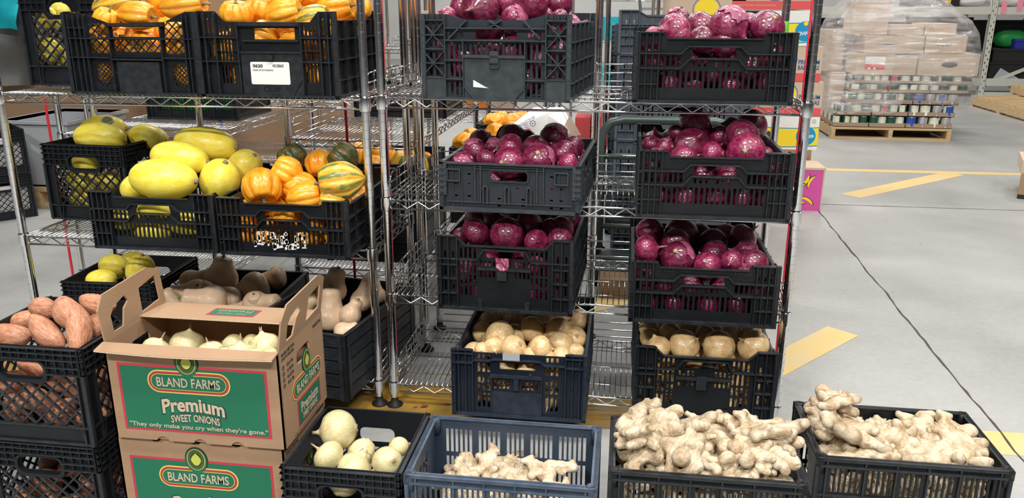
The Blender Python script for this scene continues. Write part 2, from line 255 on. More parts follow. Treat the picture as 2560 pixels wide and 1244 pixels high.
crack('trim_7', (1.94, 3.0), (1.87, -.3), .003, .004); crack('trim_8', (-3, 3.08), (9, 3.12), .0025, .001)
for k, (lx, ly, lz, lp) in enumerate(LAMPS):  # housings for every lamp, the added far pair included
    e = empty('ceiling_or_added_light', (lx, ly, lz), 0, None, 'light', 'high bay lamps under the warehouse ceiling, the far pair added'); e['label'] = 'long high bay lamp hanging under the warehouse ceiling, added if one of the far pair'
    MB().box(-.65, .65, -.3, .3, 0, .09).build('housing', M['rackm'], e); MB().tube([(-.5, 0, .09), (-.5, 0, 7.0-lz)], .006).tube([(.5, 0, .09), (.5, 0, 7.0-lz)], .006).build('hanger', M['dullmetal'], e)
# ---------------------------------------------------------------- wire shelving
def post_mesh(h):
    pr = [(.0115, .03)]; z = .055
    pr += [(.0127, .032)]
    while z < h-.02:
        pr += [(.0127, z-.0011), (.0119, z-.0006), (.0119, z+.0006), (.0127, z+.0011)]; z += .0254
    pr += [(.0127, h), (.006, h+.003)]
    return MB().lathe(pr, 16).mesh('post', M['chrome'], 'sharp')
def zig(a, b, axis, zl, zh, off, pitch=.068):
    n = max(2, int(round((b-a)/pitch*2))); pts = []
    for i in range(n+1):
        t = a+(b-a)*i/n; z = zl if i % 2 else zh
        pts.append((t, off, z) if axis == 0 else (off, t, z))
    return pts
def shelf_mb(Wd, D, front, sp=.0171):
    b = MB(); r = .0033
    if front:
        for z in (0, .026):
            for y in (0, D): b.tube([(.012, y, z), (Wd-.012, y, z)], r, 8)
            for x in (0, Wd): b.tube([(x, .012, z), (x, D-.012, z)], r, 8)
        for y in (0, D): b.tube(zig(.03, Wd-.03, 0, .002, .024, y), .0024, 6)
        for x in (0, Wd): b.tube(zig(.03, D-.03, 1, .002, .024, x), .0024, 6)
    else:
        n = int((Wd-.04)/sp)
        for i in range(n+1):
            x = .02+(Wd-.04)*i/n; b.tube([(x, -.003, .0295), (x, D+.003, .0295)], .0016, 5)
        for k in (.2, .5, .8): b.tube([(.0, D*k, .0262), (Wd, D*k, .0262)], .0022, 5)
    return b
def ledge_mb(L, axis):                        # three wires and two looped ends, along x or y from 0
    b = MB(); P = (lambda s, z: (s, 0, z)) if axis == 0 else (lambda s, z: (0, s, z))
    a0, a1 = .035, L-.035
    for z, e in ((.10, .035), (.072, .012), (.045, .012)): b.tube([P(a0+e, z), P(a1-e, z)], .0024, 6)
    for s, d in ((a0, 1), (a1, -1)):
        b.tube([P(s+d*.035, .10), P(s+d*.02, .098), P(s+d*.008, .088), P(s, .072), P(s+d*.002, .05), P(s+d*.012, .036), P(s+d*.03, .03)], .0024, 6)
    n = 3
    for k in range(1, n+1):
        s = a0+(a1-a0)*k/(n+1)
        b.tube([P(s-.02, .03), P(s-.014, .095), P(s-.008, .103), P(s+.008, .103), P(s+.014, .095), P(s+.02, .03)], .002, 5)
    return b
_um = {}
def unit(x, y, Wd, D, H, zs, label, rz=0, ledges=(), backl=(), group='chrome wire shelving units', ribs=True, dense=.0171):
    e = empty('wire_shelving_unit', (x, y, 0), rz, label, 'shelving', group)
    key = round(H, 2)
    if key not in _um: _um[key] = post_mesh(H)
    for px, py in ((0, 0), (Wd, 0), (0, D), (Wd, D)):
        p = link('post', _um[key], e, (px, py, 0))
        MB().lathe([(.026, 0), (.026, .006), (.014, .012), (.0105, .03), (.0105, .034)], 16).build('foot', M['rubber'], p, True)
    kk = ('s', Wd, D)
    if kk not in _um:
        _um[kk] = shelf_mb(Wd, D, True).mesh('shelf', M['chrome'], True); _um[kk+(1,)] = shelf_mb(Wd, D, False, dense).mesh('surface_wires', M['chrome'], True)
        _um['collar'] = MB().lathe([(.0145, -.006), (.0165, -.005), (.0175, .012), (.0165, .034), (.0145, .035), (.0135, .038)], 16).mesh('collar', M['chrome'], 'sharp')
        _um[('lx', Wd)] = ledge_mb(Wd, 0).mesh('back_ledge', M['chrome'], True); _um[('ly', D)] = ledge_mb(D, 1).mesh('side_ledge', M['chrome'], True)
    for z in zs:
        s = link('shelf', _um[kk], e, (0, 0, z)); link('surface_wires', _um[kk+(1,)], s)
        for px, py in ((0, 0), (Wd, 0), (0, D), (Wd, D)): link('collar', _um['collar'], s, (px, py, 0))
    for z, side in ledges: link('side_ledge', _um[('ly', D)], e, (0.004 if side == 0 else Wd-.004, 0, z))
    for z in backl: link('back_ledge', _um[('lx', Wd)], e, (0, D-.004, z))
    return e
RZ = [.960, .657, .354, .050]; LZ = [.953, .495, .052]
unit(0, 0, 1.19, .446, 1.9, RZ, 'chrome wire shelving unit holding the crates of red onions', 0, [(z, 0) for z in RZ]+[(z, 1) for z in RZ[1:]], RZ)
unit(-1.226, 0, 1.175, .446, 1.9, LZ, 'chrome wire shelving unit holding squash crates on its two upper shelves', 0, [(.953, 1), (.495, 1), (.052, 1)], [])
# shelving rows behind
BZ = [1.30, .80, .40, .06]
u2 = unit(-1.62, .78, .62, 1.2, 1.9, [1.32, .70, .10], 'wire shelving unit set end-on far left behind the squash shelves', 0, [], [], 'wire shelving units in the rows behind')
unit(-.56, .62, .50, 1.22, 1.9, [1.35, .73, .22], 'wire shelving unit set end-on just behind the orange squash crate', 0, [(.73, 0), (1.35, 0)], [], 'wire shelving units in the rows behind')
unit(.0, .66, .60, 1.22, 1.9, [1.40, .38], 'wire shelving unit set end-on behind the left red onion crates', 0, [], [], 'wire shelving units in the rows behind')
unit(-1.2, 3.7, 1.3, .5, 1.9, [1.4, .9, .4], 'far wire shelving unit beyond the pale sacks', 0, [], [.9], 'wire shelving units in the rows behind')
def rod(name, a, b, r, m, label, cat, group=None):
    o = MB().tube([a, b], r, 8).build(name, m, None, True); return tag(o, label, cat, group)
for (x0, y0, x1, y1, Yd, z0, lab) in ((116, 262, 127, 345, .55, .75, 'red strap beside the leftmost rear post'), (880, 290, 888, 700, .50, .2, 'red strap hanging behind the orange squash crate'), (957, 0, 963, 240, .16, 0, 'red strap just right of the middle posts'), (1990, 0, 1950, 800, .12, 0, 'red strap inside the right-hand front post')):
    A = U(x0, y0, Y=Yd); B = U(x1, y1, Y=Yd); d = (B-A); A2 = A-d*((1.75-A.z)/(A.z-B.z)); A2.z = 1.75
    e = empty('red_strap', (B.x, B.y, B.z), 0, lab, 'strap', 'red straps hung on the shelving'); B2 = Vector((0, 0, -B.z+.02))
    MB().box(-.0045, .0045, -.002, .002, .02-B.z, 1.88-B.z).build('strap', M['red'], e); MB().box(-.007, .007, -.004, .004, 1.88-B.z, 1.90-B.z).build('clip', M['red'], e)
# ---------------------------------------------------------------- crates
def notch(Wd, H, a, b, d): return [(0, 0), (Wd, 0), (Wd, H), (Wd*(1-a), H), (Wd*(1-b), H-d), (Wd*b, H-d), (Wd*a, H), (0, H)]
def corner_ribs(r, Wd, H, us, vs, wv=.0022, pz=.012):
    for u in us: r.box(Wd*u-wv/2, Wd*u+wv/2, 0, pz, .006, H)
    for v in vs:
        for (a, b) in ((0, min(u for u in us if u > .5 or True) if False else 0.16), (.84, 1)): r.box(Wd*a, Wd*b, 0, pz, H*v-.0015, H*v+.0015)
def poly_rib(r, Wd, H, pts, pz=.012, wd=.0032):
    for a, b in zip(pts, pts[1:]): r.bar((a[0]*Wd, a[1]*H), (b[0]*Wd, b[1]*H), wd, 0, pz)
def kind_slot(Wd, D, H):
    T = .003; P = .012; hl = []
    S = lambda u, v0, v1, w=.0085: hl.append(slot(u*Wd, (v0+v1)/2*H, w, (v1-v0)*H))
    for k in range(19): S(.175+k*.0355, .215, .46)
    for k in range(4): S(.18+k*.034, .53, .67); S(.72+k*.034, .53, .67)
    for u in (.375, .412, .449, .52, .557, .594): S(u, .52, .605, .007)
    for u in (.055, .095, .135, .865, .905, .945): S(u, .735, .86, .006); S(u, .53, .66, .006)
    hl.append([(.36*Wd, .645*H), (.64*Wd, .645*H), (.63*Wd, .785*H), (.37*Wd, .785*H)])
    f = panel(notch(Wd, H, .185, .205, .085*H), hl, T); f = MB().ext(f, lambda x, y, z: (x, y+P, z)); r = MB()
    for u in (.004, .035, .075, .115, .155, .845, .885, .925, .965, .996): r.box(Wd*u-.0012, Wd*u+.0012, 0, P, .008, H)
    for v in (.27,): r.box(0, Wd*.155, 0, P, H*v-.0014, H*v+.0014); r.box(Wd*.845, Wd, 0, P, H*v-.0014, H*v+.0014)
    poly_rib(r, Wd, H, [(0, .70), (.295, .70), (.34, .80), (.66, .80), (.705, .70), (1, .70)]); poly_rib(r, Wd, H, [(0, .495), (.295, .495), (.35, .63), (.65, .63), (.705, .495), (1, .495)])
    r.box(0, Wd, 0, P, 0, .008); r.box(0, Wd*.185, 0, P, H-.003, H); r.box(Wd*.815, Wd, 0, P, H-.003, H); r.box(Wd*.205, Wd*.795, .004, P, H*.915-.003, H*.915)
    return f, r
def kind_tall(Wd, D, H, var=0):
    T = .003; P = .012; hl = []
    S = lambda u, v0, v1, w=.0065: hl.append(slot(u*Wd, (v0+v1)/2*H, w, (v1-v0)*H))
    for s0 in (.175, .70):
        for k in range(4):
            u = s0+k*.034
            for v0, v1 in ((.70, .84), (.50, .665), (.35, .475), (.19, .33)): S(u, v0, v1)
    for k in range(4): S(.325+k*.031, .60, .675); S(.58+k*.031, .60, .675); S(.325+k*.031, .45, .54); S(.58+k*.031, .45, .54)
    for u in (.055, .115, .885, .945):
        for v0, v1 in ((.66, .78), (.44, .58), (.25, .38)): S(u, v0, v1, .006)
    hl.append([(.36*Wd, .715*H), (.64*Wd, .715*H), (.64*Wd, .80*H), (.36*Wd, .80*H)])
    f = panel(notch(Wd, H, .14, .21, .12*H), hl, T); f = MB().ext(f, lambda x, y, z: (x, y+P, z)); r = MB()
    for u in (.004, .085, .15, .85, .915, .996): r.box(Wd*u-.0013, Wd*u+.0013, 0, P, .008, H)
    for v in (.22, .42, .61): r.box(0, Wd*.15, 0, P, H*v-.0014, H*v+.0014); r.box(Wd*.85, Wd, 0, P, H*v-.0014, H*v+.0014)
    for a, b in ((0, .29), (.69, 1)): r.box(Wd*a, Wd*b, 0, P, H*.80-.0014, H*.80+.0014) if False else r.box(Wd*a, Wd*b, .002, P, H*.685-.0014, H*.685+.0014)
    poly_rib(r, Wd, H, [(.30, .70), (.345, .83), (.655, .83), (.69, .70)]); r.box(Wd*.30, Wd*.69, .003, P, H*.57-.003, H*.57+.003); r.box(Wd*.445, Wd*.515, .001, P, H*.43, H*.60)
    r.box(Wd*.30, Wd*.335, .002, P, .008, H*.14); r.box(Wd*.65, Wd*.685, .002, P, .008, H*.14)
    r.box(0, Wd, 0, P, 0, .008); r.box(0, Wd*.14, 0, P, H-.003, H); r.box(Wd*.86, Wd, 0, P, H-.003, H); r.box(Wd*.21, Wd*.79, .004, P, H*.88-.004, H*.88); r.bar((.14*Wd, H-.002), (.21*Wd, .88*H-.002), .004, .004, P); r.bar((.86*Wd, H-.002), (.79*Wd, .88*H-.002), .004, .004, P)
    return f, r
def kind_xrib(Wd, D, H):
    T = .003; P = .014; hl = []
    S = lambda u, v0, v1, w=.0085: hl.append(slot(u*Wd, (v0+v1)/2*H, w, (v1-v0)*H))
    for s0 in (.20, .72):
        for k in range(3):
            u = s0+k*.036
            for v0, v1 in ((.48, .68), (.27, .45), (.05, .22)): S(u, v0, v1)
        S(s0, .74, .80, .008); S(s0+.072, .74, .80, .008)
    for k in range(11):
        if not 4 <= k <= 5 or True: S(.312+k*.037, .535, .675)
    for s0 in (.055, .885):
        for k in range(2):
            for v0, v1 in ((.80, .9), (.62, .73), (.45, .56), (.28, .39)): S(s0+k*.045, v0, v1, .010)
    hl.append(rect(.365*Wd, .64*Wd, .715*H, .82*H))
    f = panel([(0, 0), (Wd, 0), (Wd, H), (Wd*.835, H), (Wd*.70, H*.935), (Wd*.30, H*.935), (Wd*.165, H), (0, H)], hl, T); f = MB().ext(f, lambda x, y, z: (x, y+P, z)); r = MB()
    for a, b in ((0, .165), (.835, 1)):
        for u in (a+.003, b-.003): r.box(Wd*u-.0014, Wd*u+.0014, 0, P, .006, H)
        for v in (.93, .76, .595, .43, .26): r.box(Wd*a, Wd*b, 0, P, H*v-.0015, H*v+.0015)
        for v0 in (.26, .595): r.bar((a*Wd, v0*H), (b*Wd, (v0+.335)*H), .0026, .001, P); r.bar((b*Wd, v0*H), (a*Wd, (v0+.335)*H), .0026, .001, P)
        r.box(Wd*a, Wd*b, .003, P, 0, H*.26)
        for k in range(1, 4): r.box(Wd*(a+(b-a)*k/4)-.001, Wd*(a+(b-a)*k/4)+.001, 0, P, H*.93, H)
    for v in (.84, .70): r.box(Wd*.165, Wd*.835, .001, P, H*v-.0015, H*v+.0015)
    for v in (.465, .245): r.box(Wd*.165, Wd*.285, .002, P, H*v-.0014, H*v+.0014); r.box(Wd*.70, Wd*.835, .002, P, H*v-.0014, H*v+.0014)
    for u in (.285, .70): r.box(Wd*u-.0014, Wd*u+.0014, .001, P, 0, H*.70)
    r.box(Wd*.29, Wd*.695, .006, P, 0, H*.50); r.box(Wd*.285, Wd*.70, 0, P, H*.50, H*.53)
    for a, b in (((.29, .16), (.37, 0)), ((.70, .16), (.62, 0)), ((.31, .93), (.19, .72)), ((.69, .93), (.80, .72)), ((.46, .93), (.54, .84)), ((.54, .93), (.46, .84))): r.bar((a[0]*Wd, a[1]*H), (b[0]*Wd, b[1]*H), .004, .001, P)
    r.box(Wd*.467, Wd*.525, .0, .006, H*.44, H*.58); u = [(.462, .44), (.465, .40), (.48, .385), (.512, .385), (.527, .40), (.53, .44)]
    poly_rib(r, Wd, H, u, .007, .003); r.box(0, Wd, 0, P, 0, .006); return f, r
def kind_fold(Wd, D, H):
    T = .003; P = .010; hl = []
    for u, v in ((.12, .56), (.215, .56), (.215, .76), (.12, .30), (.215, .30), (.80, .76), (.80, .52), (.87, .52), (.80, .28), (.87, .28), (.43, .27), (.60, .27), (.56, .50), (.60, .14), (.43, .12), (.80, .12), (.87, .12)): hl.append(rrect((u-.012)*Wd, (u+.012)*Wd, (v-.018)*H, (v+.018)*H, .0015, 2))
    hl.append(rrect(.37*Wd, .63*Wd, .64*H, .84*H, .009))
    f = panel(rect(0, Wd, 0, H), hl, T); f = MB().ext(f, lambda x, y, z: (x, y+P, z)); r = MB()
    for a, b in ((0, .055), (.945, 1)):
        r.box(a*Wd, b*Wd, 0, P, H*.32, H)
        for k in range(5): r.box(a*Wd-.001 if a == 0 else a*Wd, b*Wd, -.0015, P, H*(.38+k*.12), H*(.44+k*.12))
    r.box(0, Wd, 0, P, 0, H*.07); r.box(0, .035*Wd, 0, P, 0, H*.30); r.box(.965*Wd, Wd, 0, P, 0, H*.30); r.box(.055*Wd, .945*Wd, .004, P, H*.17, H*.19); r.box(0, Wd, .001, P+.004, H*.965, H)
    for u in (.26, .30, .70, .745): r.box(Wd*u-.0016, Wd*u+.0016, .003, P, H*.19, H*.95)
    for u in (.10, .165, .855, .91): r.box(Wd*u-.001, Wd*u+.001, .006, P, H*.08, H*.92)
    r.box(.26*Wd, .745*Wd, .005, P, H*.92, H*.935); r.box(.26*Wd, .745*Wd, .005, P, H*.87, H*.885)
    for u in (.335, .49, .645): poly_rib(r, Wd, H, [(u-.015, .17), (u-.015, .48), (u-.008, .535), (u+.008, .535), (u+.015, .48), (u+.015, .17)], .008, .0035)
    for u in (.105, .87): poly_rib(r, Wd, H, [(u-.045, .62), (u+.045, .62), (u+.045, .86), (u-.045, .86), (u-.045, .62)], .007, .003)
    f.ext(panel(rrect(.355*Wd, .645*Wd, .61*H, .87*H, .011), [rrect(.37*Wd, .63*Wd, .64*H, .84*H, .009)], .005), lambda x, y, z: (x, y+P-.004, z))
    return f, r
def lattice(r, x0, x1, z0, z1, sp, wd, y0, y1, skip=None, slope=1.0):
    for sg in (1, -1):
        c = -(z1-z0)/slope-(x1-x0)
        while c < 2*(x1-x0)+(z1-z0)/slope:
            n = 40; pts = []
            for i in range(n+1):
                z = z0+(z1-z0)*i/n; x = x0+c+(z-z0)/slope if sg > 0 else x0+c-(z-z0)/slope
                ok = x0 <= x <= x1 and not (skip and skip(x, z)); pts.append((x, z, ok))
            i = 0
            while i <= n:
                if pts[i][2]:
                    j = i
                    while j < n and pts[j+1][2]: j += 1
                    if j > i: r.bar(pts[i][:2], pts[j][:2], wd, y0, y1)
                    i = j+1
                else: i += 1
            c += sp
def kind_milk(Wd, D, H):
    T = .003; P = .009; hl = []; u0, u1, v0, v1 = .13, .93, .20, .71
    hx0, hx1, hz0, hz1 = .335*Wd, .665*Wd, .69*H, .83*H
    win = [(u0*Wd, v0*H), (u1*Wd, v0*H), (u1*Wd, v1*H), (.74*Wd, v1*H), (.69*Wd, .645*H), (.31*Wd, .645*H), (.26*Wd, v1*H), (u0*Wd, v1*H)]
    hl = [win, rrect(hx0, hx1, hz0, hz1, .014)]
    f = panel(rect(0, Wd, 0, H), hl, T); f = MB().ext(f, lambda x, y, z: (x, y+P, z)); r = MB()
    sk = lambda x, z: (z > .645*H and .27*Wd < x < .73*Wd)
    lattice(r, u0*Wd, u1*Wd, v0*H, v1*H, .036, .0045, P-.003, P+T, sk)
    for v in (.985, .935, .875, .80, .73): 
        if v > .84: r.box(0, Wd, 0, P, H*v-.0013, H*v+.0013)
        else: r.box(0, .31*Wd, 0, P, H*v-.0013, H*v+.0013); r.box(.69*Wd, Wd, 0, P, H*v-.0013, H*v+.0013)
    for k in range(15):
        x = Wd*(.02+k*.96/14); r.box(x-.001, x+.001, .003, P, H*(.865 if .3 < x/Wd < .7 else .73), H*.99)
    ring = rrect(hx0-.005, hx1+.005, hz0-.005, hz1+.005, .019); f.ext(panel(rrect(hx0-.012, hx1+.012, hz0-.014, hz1+.008, .02), [ring], .010), lambda x, y, z: (x, y+.001, z))
    for u in (0.004, .13, .93, .996): r.box(Wd*u-.0015, Wd*u+.0015, .001, P, .004, H*.73)
    r.box(0, Wd, .001, P, H*.185, H*.20); r.box(0, Wd, .003, P, 0, .006)
    for u in (.15, .93): r.bar((u*Wd, 0), ((u+(.02 if u < .5 else -.02))*Wd, H*.18), .003, .002, P)
    return f, r
def kind_lattice_tall(Wd, D, H):
    T = .003; P = .014; hl = [rect(.36*Wd, .72*Wd, .70*H, .82*H), rect(.18*Wd, .33*Wd, .69*H, .86*H), rect(.75*Wd, .90*Wd, .69*H, .88*H), rect(.18*Wd, .33*Wd, .50*H, .665*H), rect(.36*Wd, .72*Wd, .52*H, .665*H), rect(.75*Wd, .9*Wd, .50*H, .665*H), rrect(.20*Wd, .32*Wd, .10*H, .38*H, .02), rrect(.78*Wd, .90*Wd, .10*H, .38*H, .02)]
    f = panel([(0, 0), (Wd, 0), (Wd, H), (.92*Wd, H), (.76*Wd, H*.88), (.34*Wd, H*.86), (.16*Wd, H*.97), (0, H)], hl, T); f = MB().ext(f, lambda x, y, z: (x, y+P, z)); r = MB()
    for x0, x1, z0, z1, s in ((.18, .33, .50, .86, .026), (.36, .72, .52, .665, .026), (.75, .9, .5, .88, .026), (.20, .32, .10, .38, .014), (.78, .90, .10, .38, .014)): lattice(r, x0*Wd, x1*Wd, z0*H, z1*H, s, .003 if s > .02 else .002, P-.001, P+T)
    for u in (.004, .045, .09, .13, .165, .345, .735, .91, .94, .97, .996): r.box(Wd*u-.0015, Wd*u+.0015, 0, P, .006, H*(.97 if u < .17 or u > .9 else .86))
    for v in (.68, .45): r.box(0, Wd, .001, P, H*v-.0015, H*v+.0015)
    r.box(0, .165*Wd, 0, P, H*.80, H*.81); r.box(.38*Wd, .70*Wd, .003, P, .03*H, .40*H); r.box(0, Wd, 0, P, 0, .007); r.box(.33*Wd, .76*Wd, .0, P, .83*H, .865*H); r.box(.345*Wd, .735*Wd, .001, P, .42*H, .46*H)
    return f, r
def kind_label(Wd, D, H):
    T = .003; P = .014; hl = []
    def cols(u0, n, rows, dw=.0065, st=.0255):
        for k in range(n):
            for v0, v1 in rows: hl.append(rect((u0+k*st)*Wd, (u0+k*st)*Wd+dw*.8, v0*H, v1*H))
    cols(.155, 4, ((.73, .83), (.53, .67), (.41, .52), (.16, .38))); cols(.76, 4, ((.73, .83), (.55, .67), (.43, .54), (.18, .40))); cols(.895, 3, ((.74, .92), (.46, .67)), st=.028); cols(.075, 2, ((.74, .92), (.46, .67)), st=.03)
    hl.append([(.41*Wd, .68*H), (.70*Wd, .68*H), (.70*Wd, .81*H), (.41*Wd, .81*H)])
    f = panel([(0, 0), (Wd, 0), (Wd, H), (.87*Wd, H), (.81*Wd, H*.88), (.20*Wd, H*.88), (.14*Wd, H), (0, H)], hl, T); f = MB().ext(f, lambda x, y, z: (x, y+P, z)); r = MB()
    for u in (.004, .065, .14, .30, .75, .885, .94, .996): r.box(Wd*u-.0015, Wd*u+.0015, 0, P, .006, H*(.99 if u < .15 or u > .88 else .88))
    for v in (.70, .42): r.box(0, Wd*.30, .001, P, H*v-.0015, H*v+.0015); r.box(Wd*.75, Wd, .001, P, H*v-.0015, H*v+.0015)
    for v in (.55,): r.box(Wd*.14, Wd*.30, .004, P, H*v-.001, H*v+.001); r.box(Wd*.75, Wd*.885, .004, P, H*v-.001, H*v+.001)
    r.box(.31*Wd, .745*Wd, .005, P, 0, .52*H); r.box(.31*Wd, .745*Wd, 0, P, .52*H, .54*H); r.box(.33*Wd, .73*Wd, .004, P, .655*H, .675*H); r.box(.31*Wd, .75*Wd, 0, P, .835*H, .88*H)
    r.bar((.32*Wd, .22*H), (.42*Wd, .01*H), .004, .001, P); r.bar((.74*Wd, .22*H), (.66*Wd, .01*H), .004, .001, P); r.box(0, Wd, 0, P, 0, .007); r.box(.51*Wd, .545*Wd, -.003, P, .44*H, .50*H, 0)
    return f, r
def kind_blue(Wd, D, H):
    T = .003; P = .010; hl = []
    S = lambda x0, x1, v0, v1: hl.append(rect(x0*Wd, x1*Wd, v0*H, v1*H))
    for s0 in (.195, .70):
        for k in range(3):
            for v0, v1 in ((.86, .93), (.66, .80), (.50, .60), (.38, .49), (.12, .34)): S(s0+k*.036, s0+k*.036+.020, v0, v1)
    for k in range(4): S(.315+k*.032, .315+k*.032+.02, .42, .56); S(.525+k*.032, .525+k*.032+.02, .42, .56)
    S(.36, .62, .72, .82)
    f = panel([(0, 0), (Wd, 0), (Wd, H), (.86*Wd, H), (.84*Wd, H*.955), (.17*Wd, H*.955), (.15*Wd, H), (0, H)], hl, T); f = MB().ext(f, lambda x, y, z: (x, y+P, z)); r = MB()
    for a, b in ((0, .165), (.84, 1)):
        r.box(a*Wd, b*Wd, 0, P, H*.79, H*.81); r.box(a*Wd, b*Wd, 0, P, H*.93, H*.95); r.box(a*Wd, b*Wd, 0, P, H*.985, H)
        for k in range(4): r.box(Wd*(a+.004+(b-a-.008)*k/3)-.0015, Wd*(a+.004+(b-a-.008)*k/3)+.0015, .001, P, 0, H)
    poly_rib(r, Wd, H, [(.165, .84), (.28, .84), (.31, .87), (.66, .87), (.69, .82), (.84, .82)], P, .004); r.box(.29*Wd, .67*Wd, .002, P, .60*H, .64*H); r.box(.30*Wd, .67*Wd, .006, P, 0, .38*H)
    for u in (.30, .67): r.box(u*Wd-.0015, u*Wd+.0015, .003, P, 0, .62*H)
    r.box(.465*Wd, .50*Wd, .003, P, .42*H, .60*H); r.box(0, Wd, 0, P, 0, .008); return f, r
def kind_grid(Wd, D, H):
    T = .003; P = .007; hl = []; n = 30
    for k in range(n):
        u = .095+k*(.81/(n-1))
        if any(abs(u-q) < .012 for q in (.26, .42, .58, .74)): continue
        for v0, v1 in ((.71, .91), (.48, .675), (.24, .44)): hl.append(rect(u*Wd-.0034, u*Wd+.0034, v0*H, v1*H))
    f = panel(rect(0, Wd, 0, H), hl, T); f = MB().ext(f, lambda x, y, z: (x, y+P, z)); r = MB()
    for v in (.985, .935, .69, .46): r.box(0, Wd, 0 if v > .8 else .003, P, H*v-.0025, H*v+.0025)
    r.box(.004, Wd-.004, 0, .015, H-.003, H)
    for u in (.006, .06, .26, .42, .58, .74, .94, .994): r.box(Wd*u-.002, Wd*u+.002, .002, P, 0, H*.98)
    r.box(0, Wd, .001, P, 0, .01); return f, r
def kind_plank(Wd, D, H):
    f = MB().box(0, Wd, .010, .014, 0, H); r = MB()
    n = 5
    for k in range(n):
        z0 = H*k/n+.002; z1 = H*(k+1)/n-.003
        r.box(.028, Wd-.028, .003, .010, z0, z1)
        for q in range(4): r.box(.03, Wd-.03, .002, .003, z0+(z1-z0)*(q+.2)/4, z0+(z1-z0)*(q+.45)/4)
    r.box(0, .028, 0, .010, 0, H); r.box(Wd-.028, Wd, 0, .010, 0, H)
    for z in (H*.12, H*.35, H*.6, H*.85): r.box(.008, .012, -.002, 0, z, z+.004); r.box(Wd-.012, Wd-.008, -.002, 0, z, z+.004)
    r.box(0, Wd, 0, .013, H-.004, H); return f, r
def side_generic(D, H, kind):
    """side wall in its own xz plane: x runs from front to back"""
    T = .003; P = .010; hl = []
    if kind == 'plank': return kind_plank(D, 0, H)
    if kind == 'milk': return kind_milk(D, 0, H)
    if kind == 'grid':
        f, r = kind_grid(D, 0, H); f = MB().ext(panel(rect(0, D, 0, H), [rect(u*D-.0034, u*D+.0034, v0*H, v1*H) for u in [.1+i*.045 for i in range(18)] for v0, v1 in ((.40, .60), (.19, .365)) ]+[rrect(.34*D, .66*D, .66*H, .86*H, .01)], T), lambda x, y, z: (x, y+.007, z)); return f, MB().box(0, D, 0, .015, H-.004, H).box(0, D, 0, .007, H*.93, H).box(0, D, .001, .007, 0, .01).box(0, .012, .001, .007, 0, H).box(D-.012, D, .001, .007, 0, H)
    if kind == 'fold': return kind_fold(D, 0, H)
    n = int(D/.0145)
    for k in range(n):
        u = .05+.9*k/(n-1)
        if k % 6 == 5: continue
        for v0, v1 in ((.72, .84), (.48, .64), (.24, .42)): hl.append(slot(u*D, (v0+v1)/2*H, .0065, (v1-v0)*H))
    f = MB().ext(panel([(0, 0), (D, 0), (D, H), (.92*D, H), (.88*D, .90*H), (.12*D, .90*H), (.08*D, H), (0, H)], hl, T), lambda x, y, z: (x, y+P, z)); r = MB()
    k = 0
    for k in range(int(n/6)+2):
        u = min(.996, .004+k*6*.9/(n-1)+.0); r.box(u*D-.0012, u*D+.0012, 0, P, .006, H*(.99 if u < .08 or u > .92 else .90))
    for v in (.205, .445, .68): r.box(0, D, 0, P, H*v-.0014, H*v+.0014)
    r.box(0, D, 0, P, 0, .008); r.box(.12*D, .88*D, .003, P, .885*H, .90*H); return f, r
KF = dict(slot=kind_slot, tall=kind_tall, xrib=kind_xrib, fold=kind_fold, milk=kind_milk, lat=kind_lattice_tall, label=kind_label, blue=kind_blue, grid=kind_grid, plank=kind_plank)
_cm = {}
def crate(kind, x, y, z, Wd, D, H, m, label, rz=0, group='black plastic produce crates', name='produce_crate'):
    key = (kind, Wd, D, H, m)
    if key not in _cm:
        f, r = KF[kind](Wd, D, H); sf, sr = side_generic(D, H, kind)
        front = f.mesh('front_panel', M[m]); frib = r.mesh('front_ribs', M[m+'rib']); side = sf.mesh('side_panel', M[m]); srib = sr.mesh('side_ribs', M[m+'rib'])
        b = MB(); nb = 9
        b.box(.008, Wd-.008, .008, D-.008, .004, .007)
        for k in range(nb): b.box(.01+(Wd-.02)*k/(nb-1)-.002, .01+(Wd-.02)*k/(nb-1)+.002, .01, D-.01, .0, .004)
        base = b.mesh('base', M[m]); c = MB()
        for cx in (0, Wd):
            for cy in (0, D):
                sx = 1 if cx == 0 else -1; sy = 1 if cy == 0 else -1
                c.box(min(cx, cx+sx*.003)+sx*.0005, max(cx, cx+sx*.003)+sx*.0005, min(cy, cy+sy*.022), max(cy, cy+sy*.022), .001, H-.001)
        _cm[key] = (front, frib, side, srib, base, c)
    front, frib, side, srib, base, c = _cm[key]
    e = empty(name, (x, y, z), math.radians(rz), label, 'crate', group)
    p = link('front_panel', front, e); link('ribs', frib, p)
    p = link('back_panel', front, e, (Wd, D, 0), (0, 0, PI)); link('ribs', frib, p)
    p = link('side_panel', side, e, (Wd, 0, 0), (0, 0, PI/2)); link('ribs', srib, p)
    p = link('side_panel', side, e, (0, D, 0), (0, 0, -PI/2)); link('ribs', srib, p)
    link('base', base, e)
    if kind == 'grid':
        for cx, cy in ((.012, .012), (Wd-.012, .012), (.012, D-.012), (Wd-.012, D-.012)):
            MB().lathe([(.011, H-.04), (.012, H+.001), (.009, H+.002), (.0085, H-.006)], 14, (cx, cy, 0)).build('corner_socket', M[m], e, True)
    return e
CR_ = {}
def put(tag_, *a, **k): CR_[tag_] = (crate(*a, **k), a); return CR_[tag_][0]
put('A', 'xrib', .133, -.045, .992, .421, .45, .230, 'slate', 'tall slate grey crate with X-shaped corner ribs, top shelf left of right unit', rz=-6)
put('B', 'slot', .719, -.054, .992, .422, .48, .187, 'black', 'black slotted crate of red onions at right end of the top shelf')
put('C', 'fold', .190, -.115, .689, .399, .50, .137, 'slate', 'low slate grey folding crate with oval handle, second shelf down', rz=-3)
put('D', 'slot', .743, -.120, .689, .409, .52, .185, 'black', 'black slotted crate of red onions at right end of the second shelf')
